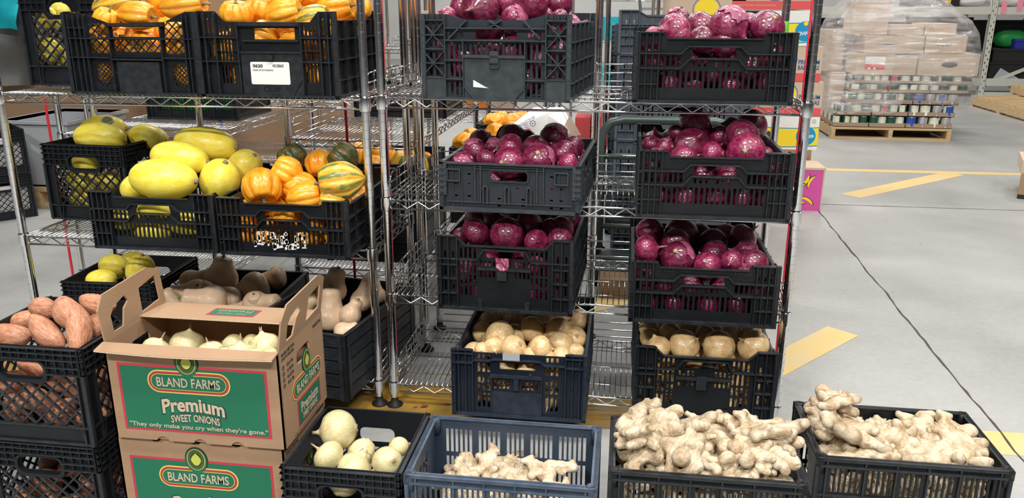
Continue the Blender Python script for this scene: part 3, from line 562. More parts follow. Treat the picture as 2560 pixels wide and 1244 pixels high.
put('E', 'tall', .177, -.108, .386, .398, .50, .225, 'black', 'tall charcoal crate with a scrap of onion skin in its handle, third shelf', rz=-2)
put('F', 'slot', .734, -.135, .386, .407, .50, .180, 'black', 'black slotted crate numbered on its rim, right end of third shelf')
put('G', 'blue', .229, -.185, .082, .396, .50, .210, 'navy', 'blue-black crate with grey tape on its rim holding yellow onions')
put('H', 'tall', .758, -.118, .082, .405, .50, .222, 'black', 'black crate of pale yellow onions at right end of the bottom shelf')
put('T2', 'lat', -.970, -.012, .985, .421, .40, .240, 'black', 'black lattice-windowed crate of orange squash, top shelf of left unit')
put('T3', 'label', -.543, -.024, .985, .424, .40, .242, 'black', 'black crate with a white paper label full of orange squash')
put('T1', 'milk', -1.275, .205, .985, .315, .222, .33, 'black', 'tall black lattice crate at the far left of the top shelf', name='milk_crate')
put('M1', 'milk', -1.270, .195, .527, .315, .235, .265, 'black', 'black milk crate of yellow squash on the second shelf', rz=-3, name='milk_crate')
put('M2', 'slot', -.898, -.112, .527, .402, .52, .179, 'black', 'black slotted crate heaped with yellow spaghetti squash')
put('M3', 'slot', -.484, -.118, .527, .401, .52, .175, 'black', 'black slotted crate with torn white label holding orange squash')
put('M4', 'milk', -1.19, .08, .084, .335, .33, .255, 'black', 'black milk crate with two yellow squash on the bottom shelf', rz=2, name='milk_crate')
put('BN', 'plank', -.84, .05, .084, .40, .40, .20, 'black', 'low black crate of butternut squash behind the open cardboard box', rz=2)
put('WD', 'plank', -.452, -.10, .084, .36, .50, .216, 'black', 'black plank-sided crate of butternut squash beside the middle posts', rz=-9.5)
put('P1', 'milk', -.808, -.772, .0, .315, .32, .25, 'black', 'lower black milk crate under the sweet potatoes', name='milk_crate')
put('P2', 'milk', -.808, -.774, .252, .315, .32, .248, 'black', 'upper black milk crate heaped with sweet potatoes', name='milk_crate')
put('O1', 'milk', -.017, -.831, .0, .272, .287, .28, 'black', 'black milk crate with large pale onions on the floor', name='milk_crate')
put('GR', 'grid', .275, -.872, .0, .403, .262, .31, 'bluegrey', 'blue grey mesh crate nearly empty except for some ginger')
put('G1', 'grid', .697, -.790, .0, .408, .245, .305, 'black', 'black mesh crate overflowing with ginger, left of the last crate')
put('G2', 'grid', 1.148, -.665, .0, .406, .270, .300, 'black', 'rightmost black mesh crate full of ginger on the floor')
# ---------------------------------------------------------------- produce meshes (unit radius, stem towards +z)
rng = random.Random(11)
def lump(fr, seed):
    r_ = random.Random(seed); ws = [(Vector((r_.gauss(0, 1), r_.gauss(0, 1), r_.gauss(0, 1)))*fr, r_.uniform(0, 6.3), r_.uniform(.4, 1)) for _ in range(6)]
    return lambda p: sum(a*math.sin(w_.dot(p)+ph) for w_, ph, a in ws)/4
def revolve(prof, n, lobes=0, depth=0, lobepow=1, amp=.02, seed=0, bend=0, fr=1.6):
    lf = lump(fr, seed); b = MB(); vs = []; M_ = len(prof)
    for i, (r, z) in enumerate(prof):
        for k in range(n):
            a = 2*PI*k/n; q = 1-depth*(1-abs(math.cos(a*lobes/2))**lobepow)*min(1, r*1.6) if lobes else 1
            p = Vector((r*q*math.cos(a), r*q*math.sin(a), z)); p *= 1+amp*lf(p); p.x += bend*(z*z); vs.append(p)
    fs = [(i*n+k, i*n+(k+1) % n, (i+1)*n+(k+1) % n, (i+1)*n+k) for i in range(M_-1) for k in range(n)]; fs += [tuple(range(n))[::-1], tuple((M_-1)*n+k for k in range(n))]
    b.add(vs, fs); return b
def onion_prof(flat=.92, neck=.16):
    P = [(.05, -flat-.01), (.14, -flat-.005)]
    for k in range(1, 19):
        t = -PI/2+PI*k/19; r = math.cos(t); z = math.sin(t)*flat
        if t > .75: f = (t-.75)/(PI/2-.75); r = r*(1-f)+neck*f*.9+.0; z += .07*f*f
        P.append((max(r, .10), z))
    P += [(neck*.75, flat+.11), (neck*.5, flat+.15)]; return P
def tuft(r0, h, seed, n=9):
    r_ = random.Random(seed); b = MB()
    for k in range(n):
        a = 2*PI*k/n+r_.uniform(-.2, .2); t = Vector((math.cos(a), math.sin(a), 0)); tw = r_.uniform(-.3, .3); l = h*r_.uniform(.6, 1.3); o = t*r0*.75
        b.tube([o, o*.7+Vector((0, 0, l*.5)), o*.5+Vector((tw*r0*2, -tw*r0, l))], [r0*.30, r0*.24, r0*.06], 5)
    return b
def roots(r0, seed, n=10):
    r_ = random.Random(seed); b = MB().lathe([(r0*.4, -.02), (r0, 0), (r0*.9, .03), (r0*.3, .04)], 10)
    for k in range(n):
        a = r_.uniform(0, 6.28); d = Vector((math.cos(a), math.sin(a), 0)); b.tube([d*r0*.6, d*r0*1.0+Vector((0, 0, -.04)), d*r0*1.5+Vector((0, 0, -.02*r_.random()))], .012, 4)
    return b
def flake(prof, n, seed, off=1.02):
    r_ = random.Random(seed); b = MB(); a0 = r_.uniform(0, 6.28); wd = r_.uniform(.9, 1.7); i0, i1 = r_.choice(((3, 11), (8, 17), (5, 15))); vs = []; nn = 10; rows = list(range(i0, i1+1))
    for ii, i in enumerate(rows):
        r, z = prof[i]; jag = r_.uniform(-.18, .18); f = 1.0+.05*abs(ii/(len(rows)-1)-.5)*2
        for k in range(nn+1):
            t = k/nn; a = a0+(t-.5)*wd+jag*(abs(t-.5)*2)**2; l = off*f+.03*(abs(t-.5)*2)**3; vs.append((r*l*math.cos(a), r*l*math.sin(a), z*off+(r_.uniform(-.03, .03) if ii in (0, len(rows)-1) else 0)))
    m_ = nn+1; b.add(vs, [(i*m_+k, i*m_+k+1, (i+1)*m_+k+1, (i+1)*m_+k) for i in range(len(rows)-1) for k in range(nn)]); return b
VAR = {}
def onion_variants(kind, skin, stem, flk, cnt):
    out = []
    for s in range(cnt):
        flat = (.93, .86, .97, .82, .9, .94)[s % 6]; nk = (.16, .13, .2, .12, .17, .14)[s % 6]; pr = onion_prof(flat, nk)
        parts = [('skin', revolve(pr, 28, amp=.022, seed=s*7+3).mesh('onion_skin', M[skin], True), None),
                 ('stem_tuft', tuft(nk*.62, (.26, .4, .2, .5, .3, .22)[s % 6], s+40).mesh('stem_tuft', M[stem], True), (0, 0, flat+.07)), ('root_tuft', roots(.13, s).mesh('root_tuft', M['rootm'], True), (0, 0, -flat-.012))]
        if flk: parts.append(('loose_skin', flake(pr, 12, s*3+1).mesh('loose_skin', M[flk], True), None))
        out.append(parts)
    VAR[kind] = out
onion_variants('red', 'redonion', 'redstem', 'redflake', 6); onion_variants('yel', 'yelonion', 'drystem', None, 5); onion_variants('wht', 'whtonion', 'drystem', 'whtonion', 5)
def ell_prof(n, pw=1.0, ztop=1.0):
    return [(max(.03, math.cos(t)**pw), math.sin(t)*ztop) for t in [-PI/2+.03+(PI-.06)*k/n for k in range(n+1)]]
VAR['spag'] = []
for s in range(4):
    VAR['spag'].append([('skin', revolve(ell_prof(20, .82), 28, 10, .02, 1, .02, s+5).mesh('squash_skin', M['spag'], True), None),
        ('stem', MB().lathe([(.16, -.02), (.15, .02), (.10, .05), (.11, .09), (.08, .10)], 9).mesh('stem', M['corky'], True), (0, 0, .975)), ('blossom_scar', MB().lathe([(.07, -.012), (.05, -.02), (.08, .0)], 10).mesh('blossom_scar', M['corky'], True), (0, 0, -.995))])
def acorn_prof():
    P = []
    for k in range(21):
        t = -PI/2+PI*k/20; r = max(.03, math.cos(t)**.8); z = math.sin(t)
        if z < -.3: r *= 1-.28*((-z-.3)/.7)**1.2
        if z > .82: z = .82-(z-.82)*.6
        P.append((max(.03, r), z))
    P[0] = (.02, -1.06); return P
for kk in ('acorn', 'acornmix', 'acorndark'):
    VAR[kk] = []
    for s in range(3):
        VAR[kk].append([('skin', revolve(acorn_prof(), 72, 9, .11, .75, .02, s+9).mesh('squash_skin', M[kk], True), None),
            ('stem', MB().tube([(0, 0, -.1), (0, 0, .05), (.03, 0, .16), (.08, .02, .24)], [.16, .09, .075, .10], 7).mesh('stem', M['corky'], True), (0, 0, .78))])
VAR['butter'] = []
for s in range(4):
    ex = (.25, .7, .45, .1)[s]
    pr = [(.05, -1.0), (.3, -.985), (.58, -.9), (.82, -.72), (.96, -.48), (1.0, -.2), (.95, .08), (.83, .32), (.70, .5), (.62, .65+ex*.3), (.58, .8+ex*.6), (.55, .95+ex), (.48, 1.06+ex), (.32, 1.13+ex), (.12, 1.15+ex)]
    VAR['butter'].append([('skin', revolve(pr, 26, amp=.02, seed=s+20).mesh('squash_skin', M['butter'], True), None),
        ('stem', MB().lathe([(.13, 0), (.10, .05), (.08, .12), (.10, .18), (.05, .19)], 8).mesh('stem', M['tubergreen'], True), (0, 0, 1.13+ex)), ('blossom_scar', MB().lathe([(.10, -.005), (.06, -.02), (.09, .01)], 9).mesh('blossom_scar', M['corky'], True), (0, 0, -1.0))])
VAR['sweet'] = []
for s in range(4):
    k1 = (.1, -.12, .16, .05)[s]; pr = [(.05, -1), (.22, -.96), (.45, -.86), (.72, -.66), (.92, -.4), (1, -.1), (.98, .2), (.88, .46), (.70, .68), (.45, .86), (.2, .96), (.05, 1.02)]
    VAR['sweet'].append([('skin', revolve(pr, 28, amp=.10, seed=s+31, bend=k1*4, fr=2.1).mesh('potato_skin', M['sweet'], True), None)])
VAR['peach'] = [[('skin', revolve(ell_prof(12), 16, amp=.01, seed=1).mesh('fruit_skin', M['acorn'], True), None)]]
# ginger rhizomes from joined knobs
VAR['ginger'] = []
def ginger_mesh(seed):
    r_ = random.Random(seed); mb = bpy.data.metaballs.new('knobs'); mb.resolution = .0050; mb.render_resolution = .0050; mb.threshold = .35
    def ball(p, r): e = mb.elements.new(); e.co = p; e.radius = r*1.75
    def finger(p, d, L, r, lvl):
        n = max(3, int(L/(r*.80))); q = Vector(p); dd = Vector(d).normalized()
        for i in range(n):
            rr = r*(1.0+.16*math.sin(i*2.3+seed))*(1-.25*(i/n)**2); ball(q, rr); dd = (dd+Vector((r_.gauss(0, .13), r_.gauss(0, .13), r_.gauss(0, .07)))).normalized(); q = q+dd*L/n
            if lvl > 0 and 0 < i < n and r_.random() < .62:
                sd = Vector((-dd.y, dd.x, 0))*r_.choice((-1, 1)); nd = (sd+dd*r_.uniform(-.3, .9)+Vector((0, 0, r_.uniform(-.35, .45)))).normalized(); finger(q, nd, L*r_.uniform(.28, .5), r*r_.uniform(.66, .9), lvl-1)
    finger((-.06, 0, 0), (1, .1, 0), r_.uniform(.10, .14), .0125, 2)
    o = bpy.data.objects.new('knobs_source', mb); COL.objects.link(o); bpy.context.view_layer.update(); dg = bpy.context.evaluated_depsgraph_get(); me0 = bpy.data.meshes.new_from_object(o.evaluated_get(dg))
    lf = lump(170, seed); lf2 = lump(420, seed+1); b = MB(); b.v = []
    for v in me0.vertices:
        p = v.co; nn = v.normal; q = p+nn*(.0015*lf(p)+.0010*lf2(p)); b.v.append(tuple(q))
    b.f = [tuple(p.vertices) for p in me0.polygons]; b.m = [0]*len(b.f); bpy.data.objects.remove(o); bpy.data.metaballs.remove(mb); bpy.data.meshes.remove(me0)
    return b.mesh('ginger_skin', M['ginger'], True)
for s in range(9): VAR['ginger'].append([('rhizome', ginger_mesh(s*13+2), None)])
_cnt = {}
NAME = dict(red='red_onion', yel='yellow_onion', wht='white_onion', spag='spaghetti_squash', acorn='carnival_squash', acornmix='carnival_squash', acorndark='acorn_squash', butter='butternut_squash', sweet='sweet_potato', ginger='ginger_root', peach='orange_squash')
CATN = dict(red='onion', yel='onion', wht='onion', spag='squash', acorn='squash', acornmix='squash', acorndark='squash', butter='squash', sweet='sweet potato', ginger='ginger', peach='squash')
def produce(kind, loc, scale, axis=None, roll=None, label='', group='', parts=True, var=None, mesh_top=False):
    i = _cnt.get(kind, 0); _cnt[kind] = i+1; v = VAR[kind][(i if var is None else var) % len(VAR[kind])]; ax = Vector(axis) if axis is not None else Vector((rng.gauss(0, 1), rng.gauss(0, 1), rng.gauss(0, .7)))
    q = ax.to_track_quat('Z', 'Y') @ Matrix.Rotation(rng.uniform(0, 6.28) if roll is None else roll, 4, 'Z').to_quaternion()
    sc = (scale,)*3 if isinstance(scale, (int, float)) else scale
    o = link(NAME[kind], v[0][1], None, loc); o.rotation_mode = 'QUATERNION'; o.rotation_quaternion = q; o.scale = sc; tag(o, label, CATN[kind], group)
    if parts:
        for nm, me, at in v[1:]:
            if nm == 'loose_skin' and rng.random() < .45: continue
            c = link(nm, me, o, at)
            if nm == 'loose_skin': c.rotation_euler = (0, 0, rng.uniform(0, 6.28))
    return o
ORD = ['', 'leftmost', 'second', 'third', 'fourth', 'fifth', 'sixth', 'seventh', 'eighth', 'ninth', 'tenth', 'eleventh', 'twelfth', 'thirteenth', 'fourteenth', 'fifteenth', 'sixteenth']
def ordn(k, n): return 'only' if n == 1 else 'leftmost' if k == 1 else 'rightmost' if k == n else ORD[k]+' from left' if k < 17 else f'number {k} from left'
ROWN = ['front row', 'second row', 'third row', 'back row']
def imgaxis(deg, fw=0.0):                  # long axis lying at deg on the picture, leaning towards the viewer by fw
    a = math.radians(deg); v = CR*math.cos(a)+CU*math.sin(a)-CF*fw; return v/np.linalg.norm(v)
def local(ct, p):                           # world point to a crate's own frame
    e, a = CR_[ct]; rz = e.rotation_euler.z; d = Vector(p)-e.location; return Vector((d.x*math.cos(rz)+d.y*math.sin(rz), -d.x*math.sin(rz)+d.y*math.cos(rz), d.z))
def world(ct, p):
    e, a = CR_[ct]; rz = e.rotation_euler.z; return Vector((p[0]*math.cos(rz)-p[1]*math.sin(rz), p[0]*math.sin(rz)+p[1]*math.cos(rz), p[2]))+e.location
def heroes(ct, kind, items, phrase, adj, group, rowd=.083, y0=None):
    """items: (px, py, r px, row[, axis deg, aspect, lean, kind]) - every one gets its real place in the crate"""
    e, a = CR_[ct]; Wd, D, H = a[4:7]; out = []; rows = {}
    for it in items: rows.setdefault(it[3], []).append(it)
    for row, its in rows.items():
        its.sort(key=lambda t: t[0])
        for k, it in enumerate(its):
            px, py, rp = it[:3]; yy = e.location.y+(y0 if y0 is not None else .016+rp*2.35/FPX)+row*rowd
            p = U(px, py, Y=yy); r = rp*zdist(p)/FPX; lp = local(ct, p); kd = it[7] if len(it) > 7 else kind
            # keep the piece inside the walls while it is lower than the rim
            if lp.z < H+.0*r:
                lp.x = min(max(lp.x, .014+r*.9), Wd-.014-r*.9)
                lp.y = min(max(lp.y, .018+r*.9), D-.014-r*.9)
            p = world(ct, lp); ax = None; scl = r
            if len(it) > 4 and it[4] is not None: ax = imgaxis(it[4], it[6] if len(it) > 6 else 0); asp = it[5]; scl = (r, r, r*asp)
            rown = ROWN[min(row, 3)] if len(rows) > 1 else 'front row'
            lab = f'{adj[(k+row) % len(adj)] if isinstance(adj, list) else adj}, {ordn(k+1, len(its))} in {rown}, {phrase}'
            produce(kd, p, scl, ax, None, lab, group); out.append((lp, r if not isinstance(scl, tuple) else r*1.1))
    return out
def relax(Wd, D, zt, fixed, n, r0, r1, seed, steps=160):
    g = np.random.RandomState(seed); R_ = g.uniform(r0, r1, n); P_ = np.stack([g.uniform(r1, Wd-r1, n), g.uniform(r1, D-r1, n), g.uniform(r1, max(r1*1.2, zt-r1), n)], 1)
    FX = np.array([tuple(f[0]) for f in fixed]).reshape(-1, 3); FR = np.array([f[1] for f in fixed])
    for s in range(steps):
        P_[:, 2] -= .0012
        d = P_[:, None]-P_[None]; L = np.sqrt((d**2).sum(-1))+1e-6; ov = (R_[:, None]+R_[None])*.97-L; np.fill_diagonal(ov, 0); ov = np.clip(ov, 0, None); P_ += (d/L[..., None]*ov[..., None]*.35).sum(1)
        if len(FX):
            d = P_[:, None]-FX[None]; L = np.sqrt((d**2).sum(-1))+1e-6; ov = np.clip((R_[:, None]+FR[None])*.96-L, 0, None); P_ += (d/L[..., None]*ov[..., None]*.7).sum(1)
        lo = R_+.014; P_[:, 0] = np.clip(P_[:, 0], lo, Wd-lo); P_[:, 1] = np.clip(P_[:, 1], lo+.002, D-lo); P_[:, 2] = np.clip(P_[:, 2], R_+.009, max(zt-r0*.9, r0*1.05))
    ok = []
    for i in range(n):
        bad = any(((P_[i]-P_[j])**2).sum()**.5 < (R_[i]+R_[j])*.74 for j in ok) or (len(FX) and bool((np.sqrt(((P_[i]-FX)**2).sum(1)) < (R_[i]+FR)*.74).any()))
        if not bad: ok.append(i)
    return [(Vector(P_[i]), float(R_[i])) for i in ok]
def fill(ct, kind, hs, r0, r1, seed, phrase, adj, group, n=None, top=0, kinds=None, asp=None):
    e, a = CR_[ct]; Wd, D, H = a[4:7]; zt = H-.012+top; n = n or int(Wd*D*zt/((r0+r1)**3)*.92)
    pts = relax(Wd, D, zt, hs, n, r0, r1, seed); cats = {}
    for p, r in pts:
        fr = p.y < .02+2.4*r; up = p.z > zt-1.9*r; rt = p.x > Wd-.02-1.7*r and p.y < D*.7
        if not (fr or up or rt): continue
        key = ('front', 'upper layer' if p.z > zt*.55 else 'lower layer') if fr else ('inner', 'x')
        cats.setdefault(key, []).append((p, r))
    for key, L in cats.items():
        L.sort(key=lambda t: t[0].x)
        for k, (p, r) in enumerate(L):
            if key[0] == 'front': lab = f'{adj} behind the slots, {ordn(k+1, len(L))} of {key[1]}, {phrase}'; g = group
            else: lab = f'{adj} half buried in the middle of {phrase}'; g = group+', half buried ones'
            kd = kinds[k % len(kinds)] if kinds else kind
            produce(kd, world(ct, p), r if not asp else (r*.95, r*.95, r*asp), None, None, lab, g, parts=(kind in ('red',) and up_ok(p, zt)) or kind not in ('red',))
def up_ok(p, zt): return p.z > zt*.6
RG = 'red onions in crates'
hA = heroes('A', 'red', [(1199, 22, 50, 0), (1118, 42, 25, 0), (1270, 8, 40, 1), (1287, 48, 36, 0), (1331, 8, 44, 0), (1395, 8, 38, 1), (1398, 46, 24, 0), (1232, -28, 42, 1), (1300, -40, 44, 2), (1368, 36, 25, 1), (1160, 20, 36, 2), (1370, -38, 42, 2)], 'top-shelf X-ribbed crate', 'glossy red onion', RG)
fill('A', 'red', hA, .036, .046, 1, 'top-shelf X-ribbed crate', 'red onion', RG)
hB = heroes('B', 'red', [(1685, 78, 44, 0), (1693, 52, 33, 2), (1752, 72, 44, 1), (1697, 92, 36, 0), (1822, 68, 52, 0), (1808, 112, 36, 0), (1918, 68, 45, 0), (1872, 62, 30, 1), (1755, 100, 34, 0), (1640, 95, 30, 1), (1860, 95, 34, 1)], 'top-shelf right slotted crate', 'glossy red onion', RG)
fill('B', 'red', hB, .034, .043, 2, 'top-shelf right slotted crate', 'red onion', RG)
hC = heroes('C', 'red', [(1158, 408, 30, 0), (1202, 352, 30, 3), (1186, 380, 34, 1), (1216, 400, 28, 0), (1235, 366, 24, 2), (1280, 347, 38, 3), (1272, 408, 42, 0), (1277, 372, 38, 1), (1314, 350, 28, 3), (1341, 370, 36, 2), (1346, 398, 42, 0), (1385, 346, 38, 3), (1408, 387, 38, 1), (1433, 367, 28, 2), (1424, 410, 28, 0)], 'the low folding crate', 'red onion', RG)
fill('C', 'red', hC, .032, .040, 3, 'the low folding crate', 'red onion', RG)
hD = heroes('D', 'red', [(1623, 362, 24, 2), (1665, 368, 24, 1), (1740, 312, 45, 2), (1730, 362, 44, 1), (1689, 333, 22, 2), (1645, 388, 24, 0), (1709, 398, 36, 0), (1878, 316, 42, 3), (1828, 316, 24, 3), (1800, 343, 30, 2), (1854, 343, 45, 1), (1865, 380, 48, 0), (1780, 385, 32, 0), (1912, 388, 22, 1)], 'second-shelf slotted crate', 'dark red onion', RG)
fill('D', 'red', hD, .034, .042, 4, 'second-shelf slotted crate', 'red onion', RG)
hE = heroes('E', 'red', [(1189, 578, 36, 0), (1267, 586, 44, 0), (1341, 604, 32, 0), (1150, 592, 24, 1), (1189, 549, 30, 2), (1284, 552, 36, 2), (1324, 560, 35, 1), (1378, 577, 32, 1), (1420, 572, 33, 1), (1402, 600, 32, 0), (1235, 560, 32, 1), (1240, 545, 30, 3), (1360, 548, 30, 3), (1410, 548, 28, 3)], 'tall third-shelf crate', 'glossy red onion', RG)
fill('E', 'red', hE, .034, .043, 5, 'tall third-shelf crate', 'red onion', RG)
hF = heroes('F', 'red', [(1618, 622, 36, 0), (1694, 642, 42, 0), (1689, 608, 38, 1), (1625, 578, 35, 2), (1703, 580, 42, 2), (1787, 637, 38, 1), (1782, 606, 36, 2), (1768, 664, 36, 0), (1858, 593, 36, 2), (1815, 590, 32, 3), (1865, 630, 32, 1), (1880, 660, 40, 0), (1830, 652, 28, 0), (1851, 680, 28, 0), (1745, 590, 34, 3)], 'third-shelf slotted crate', 'purple red onion', RG)
fill('F', 'red', hF, .034, .042, 6, 'third-shelf slotted crate', 'red onion', RG)
YG = 'yellow onions in crates'
hG = heroes('G', 'yel', [(1331, 823, 34, 2), (1250, 840, 38, 1), (1395, 826, 35, 2), (1233, 868, 26, 0), (1284, 870, 34, 0), (1351, 870, 33, 0), (1402, 862, 35, 1), (1205, 874, 20, 0), (1368, 896, 22, 0), (1405, 890, 25, 0), (1438, 845, 30, 2), (1439, 880, 24, 1), (1290, 838, 30, 2), (1330, 888, 24, 0)], 'the blue-black crate', 'yellow onion', YG, .08)
fill('G', 'yel', hG, .032, .040, 7, 'the blue-black crate', 'yellow onion', YG)
hH = heroes('H', 'yel', [(1645, 868, 32, 0), (1711, 862, 40, 0), (1797, 866, 41, 0), (1883, 864, 41, 0), (1625, 845, 26, 1), (1675, 836, 30, 1), (1763, 842, 30, 1), (1824, 841, 30, 1), (1618, 825, 28, 2), (1875, 835, 30, 1), (1725, 828, 30, 2), (1855, 822, 30, 2)], 'bottom-shelf right crate', 'yellow onion', YG, .08)
fill('H', 'yel', hH, .033, .041, 8, 'bottom-shelf right crate', 'yellow onion', YG)
WG = 'large pale onions'
hO = heroes('O1', 'wht', [(845, 1074, 50, 1), (821, 1140, 40, 0), (902, 1134, 40, 1), (885, 1172, 44, 0), (968, 1153, 38, 0), (1001, 1117, 26, 1), (860, 1205, 38, 0), (950, 1205, 38, 0)], 'floor milk crate', 'big pale onion', WG, .075)
fill('O1', 'wht', hO, .036, .044, 9, 'floor milk crate', 'pale onion', WG, n=12, top=-.09)
# squash
SG = 'spaghetti squash'
heroes('M1', 'spag', [(258, 328, 40, 1, 5, 1.5, .1), (250, 345, 38, 0, -6, 1.75, .1), (371, 343, 32, 1, -12, 1.6, .2)], 'second-shelf milk crate', 'yellow spaghetti squash', SG, .11)
for k, (px, py, rp, dy, an, asp, lab) in enumerate([(222, 405, 30, .05, 10, 1.6, 'seen through the handle slot of the milk crate'), (200, 450, 30, .05, -15, 1.5, 'low left behind the milk crate lattice'), (275, 455, 28, .10, 20, 1.5, 'low right behind the milk crate lattice'), (210, 500, 26, .05, 5, 1.5, 'at the bottom of the milk crate lattice')]):
    e = CR_['M1'][0]; p = U(px, py, Y=e.location.y+dy+.03); lp = local('M1', p); r = rp*zdist(p)/FPX; lp.x = min(max(lp.x, .015+r*1.4), .30-r*1.4); lp.z = max(lp.z, r+.01); lp.y = max(lp.y, .018+r); produce('spag', world('M1', lp), (r, r, r*1.35), imgaxis(an, .1), None, 'yellow spaghetti squash '+lab, SG)
heroes('M2', 'spag', [(408, 448, 51, 0, -4, 1.68, .12), (338, 468, 32, 1, 30, 1.2, .3), (449, 394, 42, 1, -8, 1.75, .1), (513, 360, 44, 2, -6, 1.8, .1), (550, 450, 49, 1, 60, 1.12, .6), (610, 418, 42, 2, 40, 1.15, .5)], 'the heaped slotted crate', 'yellow spaghetti squash', SG, .10)
for k, (px, py, rp, an, asp) in enumerate([(300, 545, 30, 5, 1.6), (395, 520, 28, 0, 1.8), (470, 560, 30, -5, 1.6), (385, 585, 26, 3, 1.8)]):
    e = CR_['M2'][0]; p = U(px, py, Y=e.location.y+.058); lp = local('M2', p); r = rp*zdist(p)/FPX; lp.z = max(lp.z, r+.01); lp.x = min(max(lp.x, .015+r*asp), .387-r*asp); produce('spag', world('M2', lp), (r, r, r*asp), imgaxis(an, 0), None, f'spaghetti squash low behind the slots, {ORD[k+1]+" of four" if k else "leftmost of four"}, heaped slotted crate', SG)
heroes('M4', 'spag', [(284, 666, 32, 1, -8, 1.35, .7), (351, 675, 35, 0, 75, 1.15, .3), (250, 700, 26, 0, 5, 1.5, .1), (330, 655, 26, 2, 10, 1.4, .1)], 'bottom-shelf milk crate', 'yellow spaghetti squash', SG, .08)
for ct, lst in (('T1', [(110, 45, 24), (150, 40, 26), (130, 120, 24), (145, 150, 24), (122, 140, 22)]),):
    e = CR_[ct][0]
    for k, (px, py, rp) in enumerate(lst):
        p = U(px, py, Y=e.location.y+.065+.03*(k % 2)); lp = local(ct, p); r = rp*zdist(p)/FPX; lp.x = min(max(lp.x, .015+r*1.2), .30-r*1.2); lp.z = max(lp.z, r+.01); produce('spag', world(ct, lp), (r, r, r*1.25), imgaxis((20, 80, -30, 60, 40)[k], .2), None, f'yellow squash {ORD[k+1] if k else "first"} from the top inside the tall far-left lattice crate', SG)
CG = 'orange carnival squash'
hM3 = heroes('M3', 'acorn', [(654, 466, 50, 0, -75, 1.0, .4, 'acorn'), (716, 432, 42, 1, 150, 1.0, .2, 'acorn'), (752, 472, 44, 1, 165, 1.1, .1, 'acorn'), (765, 492, 40, 0, 10, 1.25, .0, 'acorn'), (850, 452, 50, 0, 188, 1.22, .1, 'acornmix'), (801, 408, 40, 2, -85, .9, .1, 'acorn'), (730, 392, 38, 3, 120, .9, .3, 'acorndark'), (858, 395, 40, 2, 140, 1.0, .2, 'acorndark'), (835, 500, 34, 0, 170, 1.2, .1, 'acornmix')], 'crate with torn label', ['orange carnival squash'], CG, .09)
fill('M3', 'acorn', hM3, .042, .05, 21, 'crate with torn label', 'orange squash', CG, top=-.02)
hT2 = heroes('T2', 'acorn', [(300, 8, 36, 1, 10, 2.0, .1, 'acornmix'), (344, 38, 36, 0, -8, 1.5, .2, 'acorn'), (462, 14, 40, 0, 4, 1.6, .1, 'acorn'), (265, 50, 32, 0, 60, 1.0, .3, 'acorn'), (400, 0, 40, 2, 30, 1.2, .3, 'acorn')], 'top-shelf lattice crate', ['orange squash'], CG, .10)
fill('T2', 'acorn', hT2, .045, .055, 22, 'top-shelf lattice crate', 'orange squash', CG, top=-.015)
hT3 = heroes('T3', 'acorn', [(591, 35, 42, 0, 85, .85, .5, 'acorn'), (650, 25, 40, 1, 75, .9, .3, 'acorn'), (712, 32, 38, 0, 12, 1.3, .1, 'acorn'), (784, 46, 34, 0, 10, 1.4, .1, 'acornmix'), (716, -8, 42, 1, 95, .9, .7, 'acorn'), (838, 18, 44, 2, 5, 1.25, .1, 'acorn'), (790, -12, 40, 2, 40, 1.1, .1, 'acorn'), (900, 22, 30, 3, 80, 1.0, .1, 'acorn')], 'white-labelled crate', ['orange squash'], CG, .10)
fill('T3', 'acorn', hT3, .045, .053, 23, 'white-labelled crate', 'orange squash', CG, top=-.02)
BG = 'butternut squash'
hBN = heroes('BN', 'butter', [(440, 738, 44, 1, 175, 1.0, .3), (484, 703, 32, 2, 20, 1.0, .2), (520, 755, 42, 0, 170, 1.0, .4), (562, 748, 38, 1, 150, 1.0, .2), (554, 688, 42, 2, 80, .9, .2), (632, 722, 42, 2, 200, .95, .2), (688, 694, 30, 3, 190, .9, .1), (637, 768, 30, 0, 90, .9, .8), (705, 768, 36, 0, 10, 1.0, .5), (400, 775, 34, 0, 120, 1.0, .3), (590, 790, 34, 0, 40, 1.0, .3)], 'low crate behind box', ['tan butternut squash'], BG, .085)
hWD = heroes('WD', 'butter', [(831, 718, 38, 2, 70, .95, .2), (826, 785, 44, 1, 88, .95, .1), (878, 782, 28, 1, 60, 1.1, .2), (905, 745, 28, 2, 70, 1.2, .1), (862, 828, 26, 0, 20, 1.0, .1), (770, 730, 26, 3, 10, 1.0, .1), (765, 760, 28, 2, 30, 1, .1), (942, 735, 24, 3, 100, 1.0, .1)], 'plank-sided crate', ['tan butternut squash'], BG, .10)
for k, (px, py, rp, an, ln, zz, lab) in enumerate([(105, 768, 27, -10, 1.25, .12, 'sweet potato at the back left of the heap'), (172, 785, 34, -38, 1.5, .06, 'large sweet potato with a pink tip, highest on the heap'), (200, 830, 31, -78, 1.6, .045, 'reddish sweet potato pointing down at the front right'), (115, 832, 31, -38, 1.6, .035, 'light sweet potato slanting down at the front middle'), (28, 840, 30, -8, 1.6, .045, 'sweet potato cut off by the left edge of the photo'), (246, 763, 28, -12, 1.5, .16, 'sweet potato lying behind near the box handle'), (250, 815, 24, -60, 1.4, .12, 'sweet potato tucked beside the cardboard box'), (60, 800, 26, 15, 1.4, .16, 'sweet potato behind the one cut off by the photo edge')]):
    e = CR_['P2'][0]; p = U(px, py, Y=e.location.y+.02+zz); r = rp*zdist(p)/FPX; lp = local('P2', p); produce('sweet', world('P2', lp), (r, r*.92, r*ln*1.22), imgaxis(an, .15), None, lab, 'sweet potatoes')
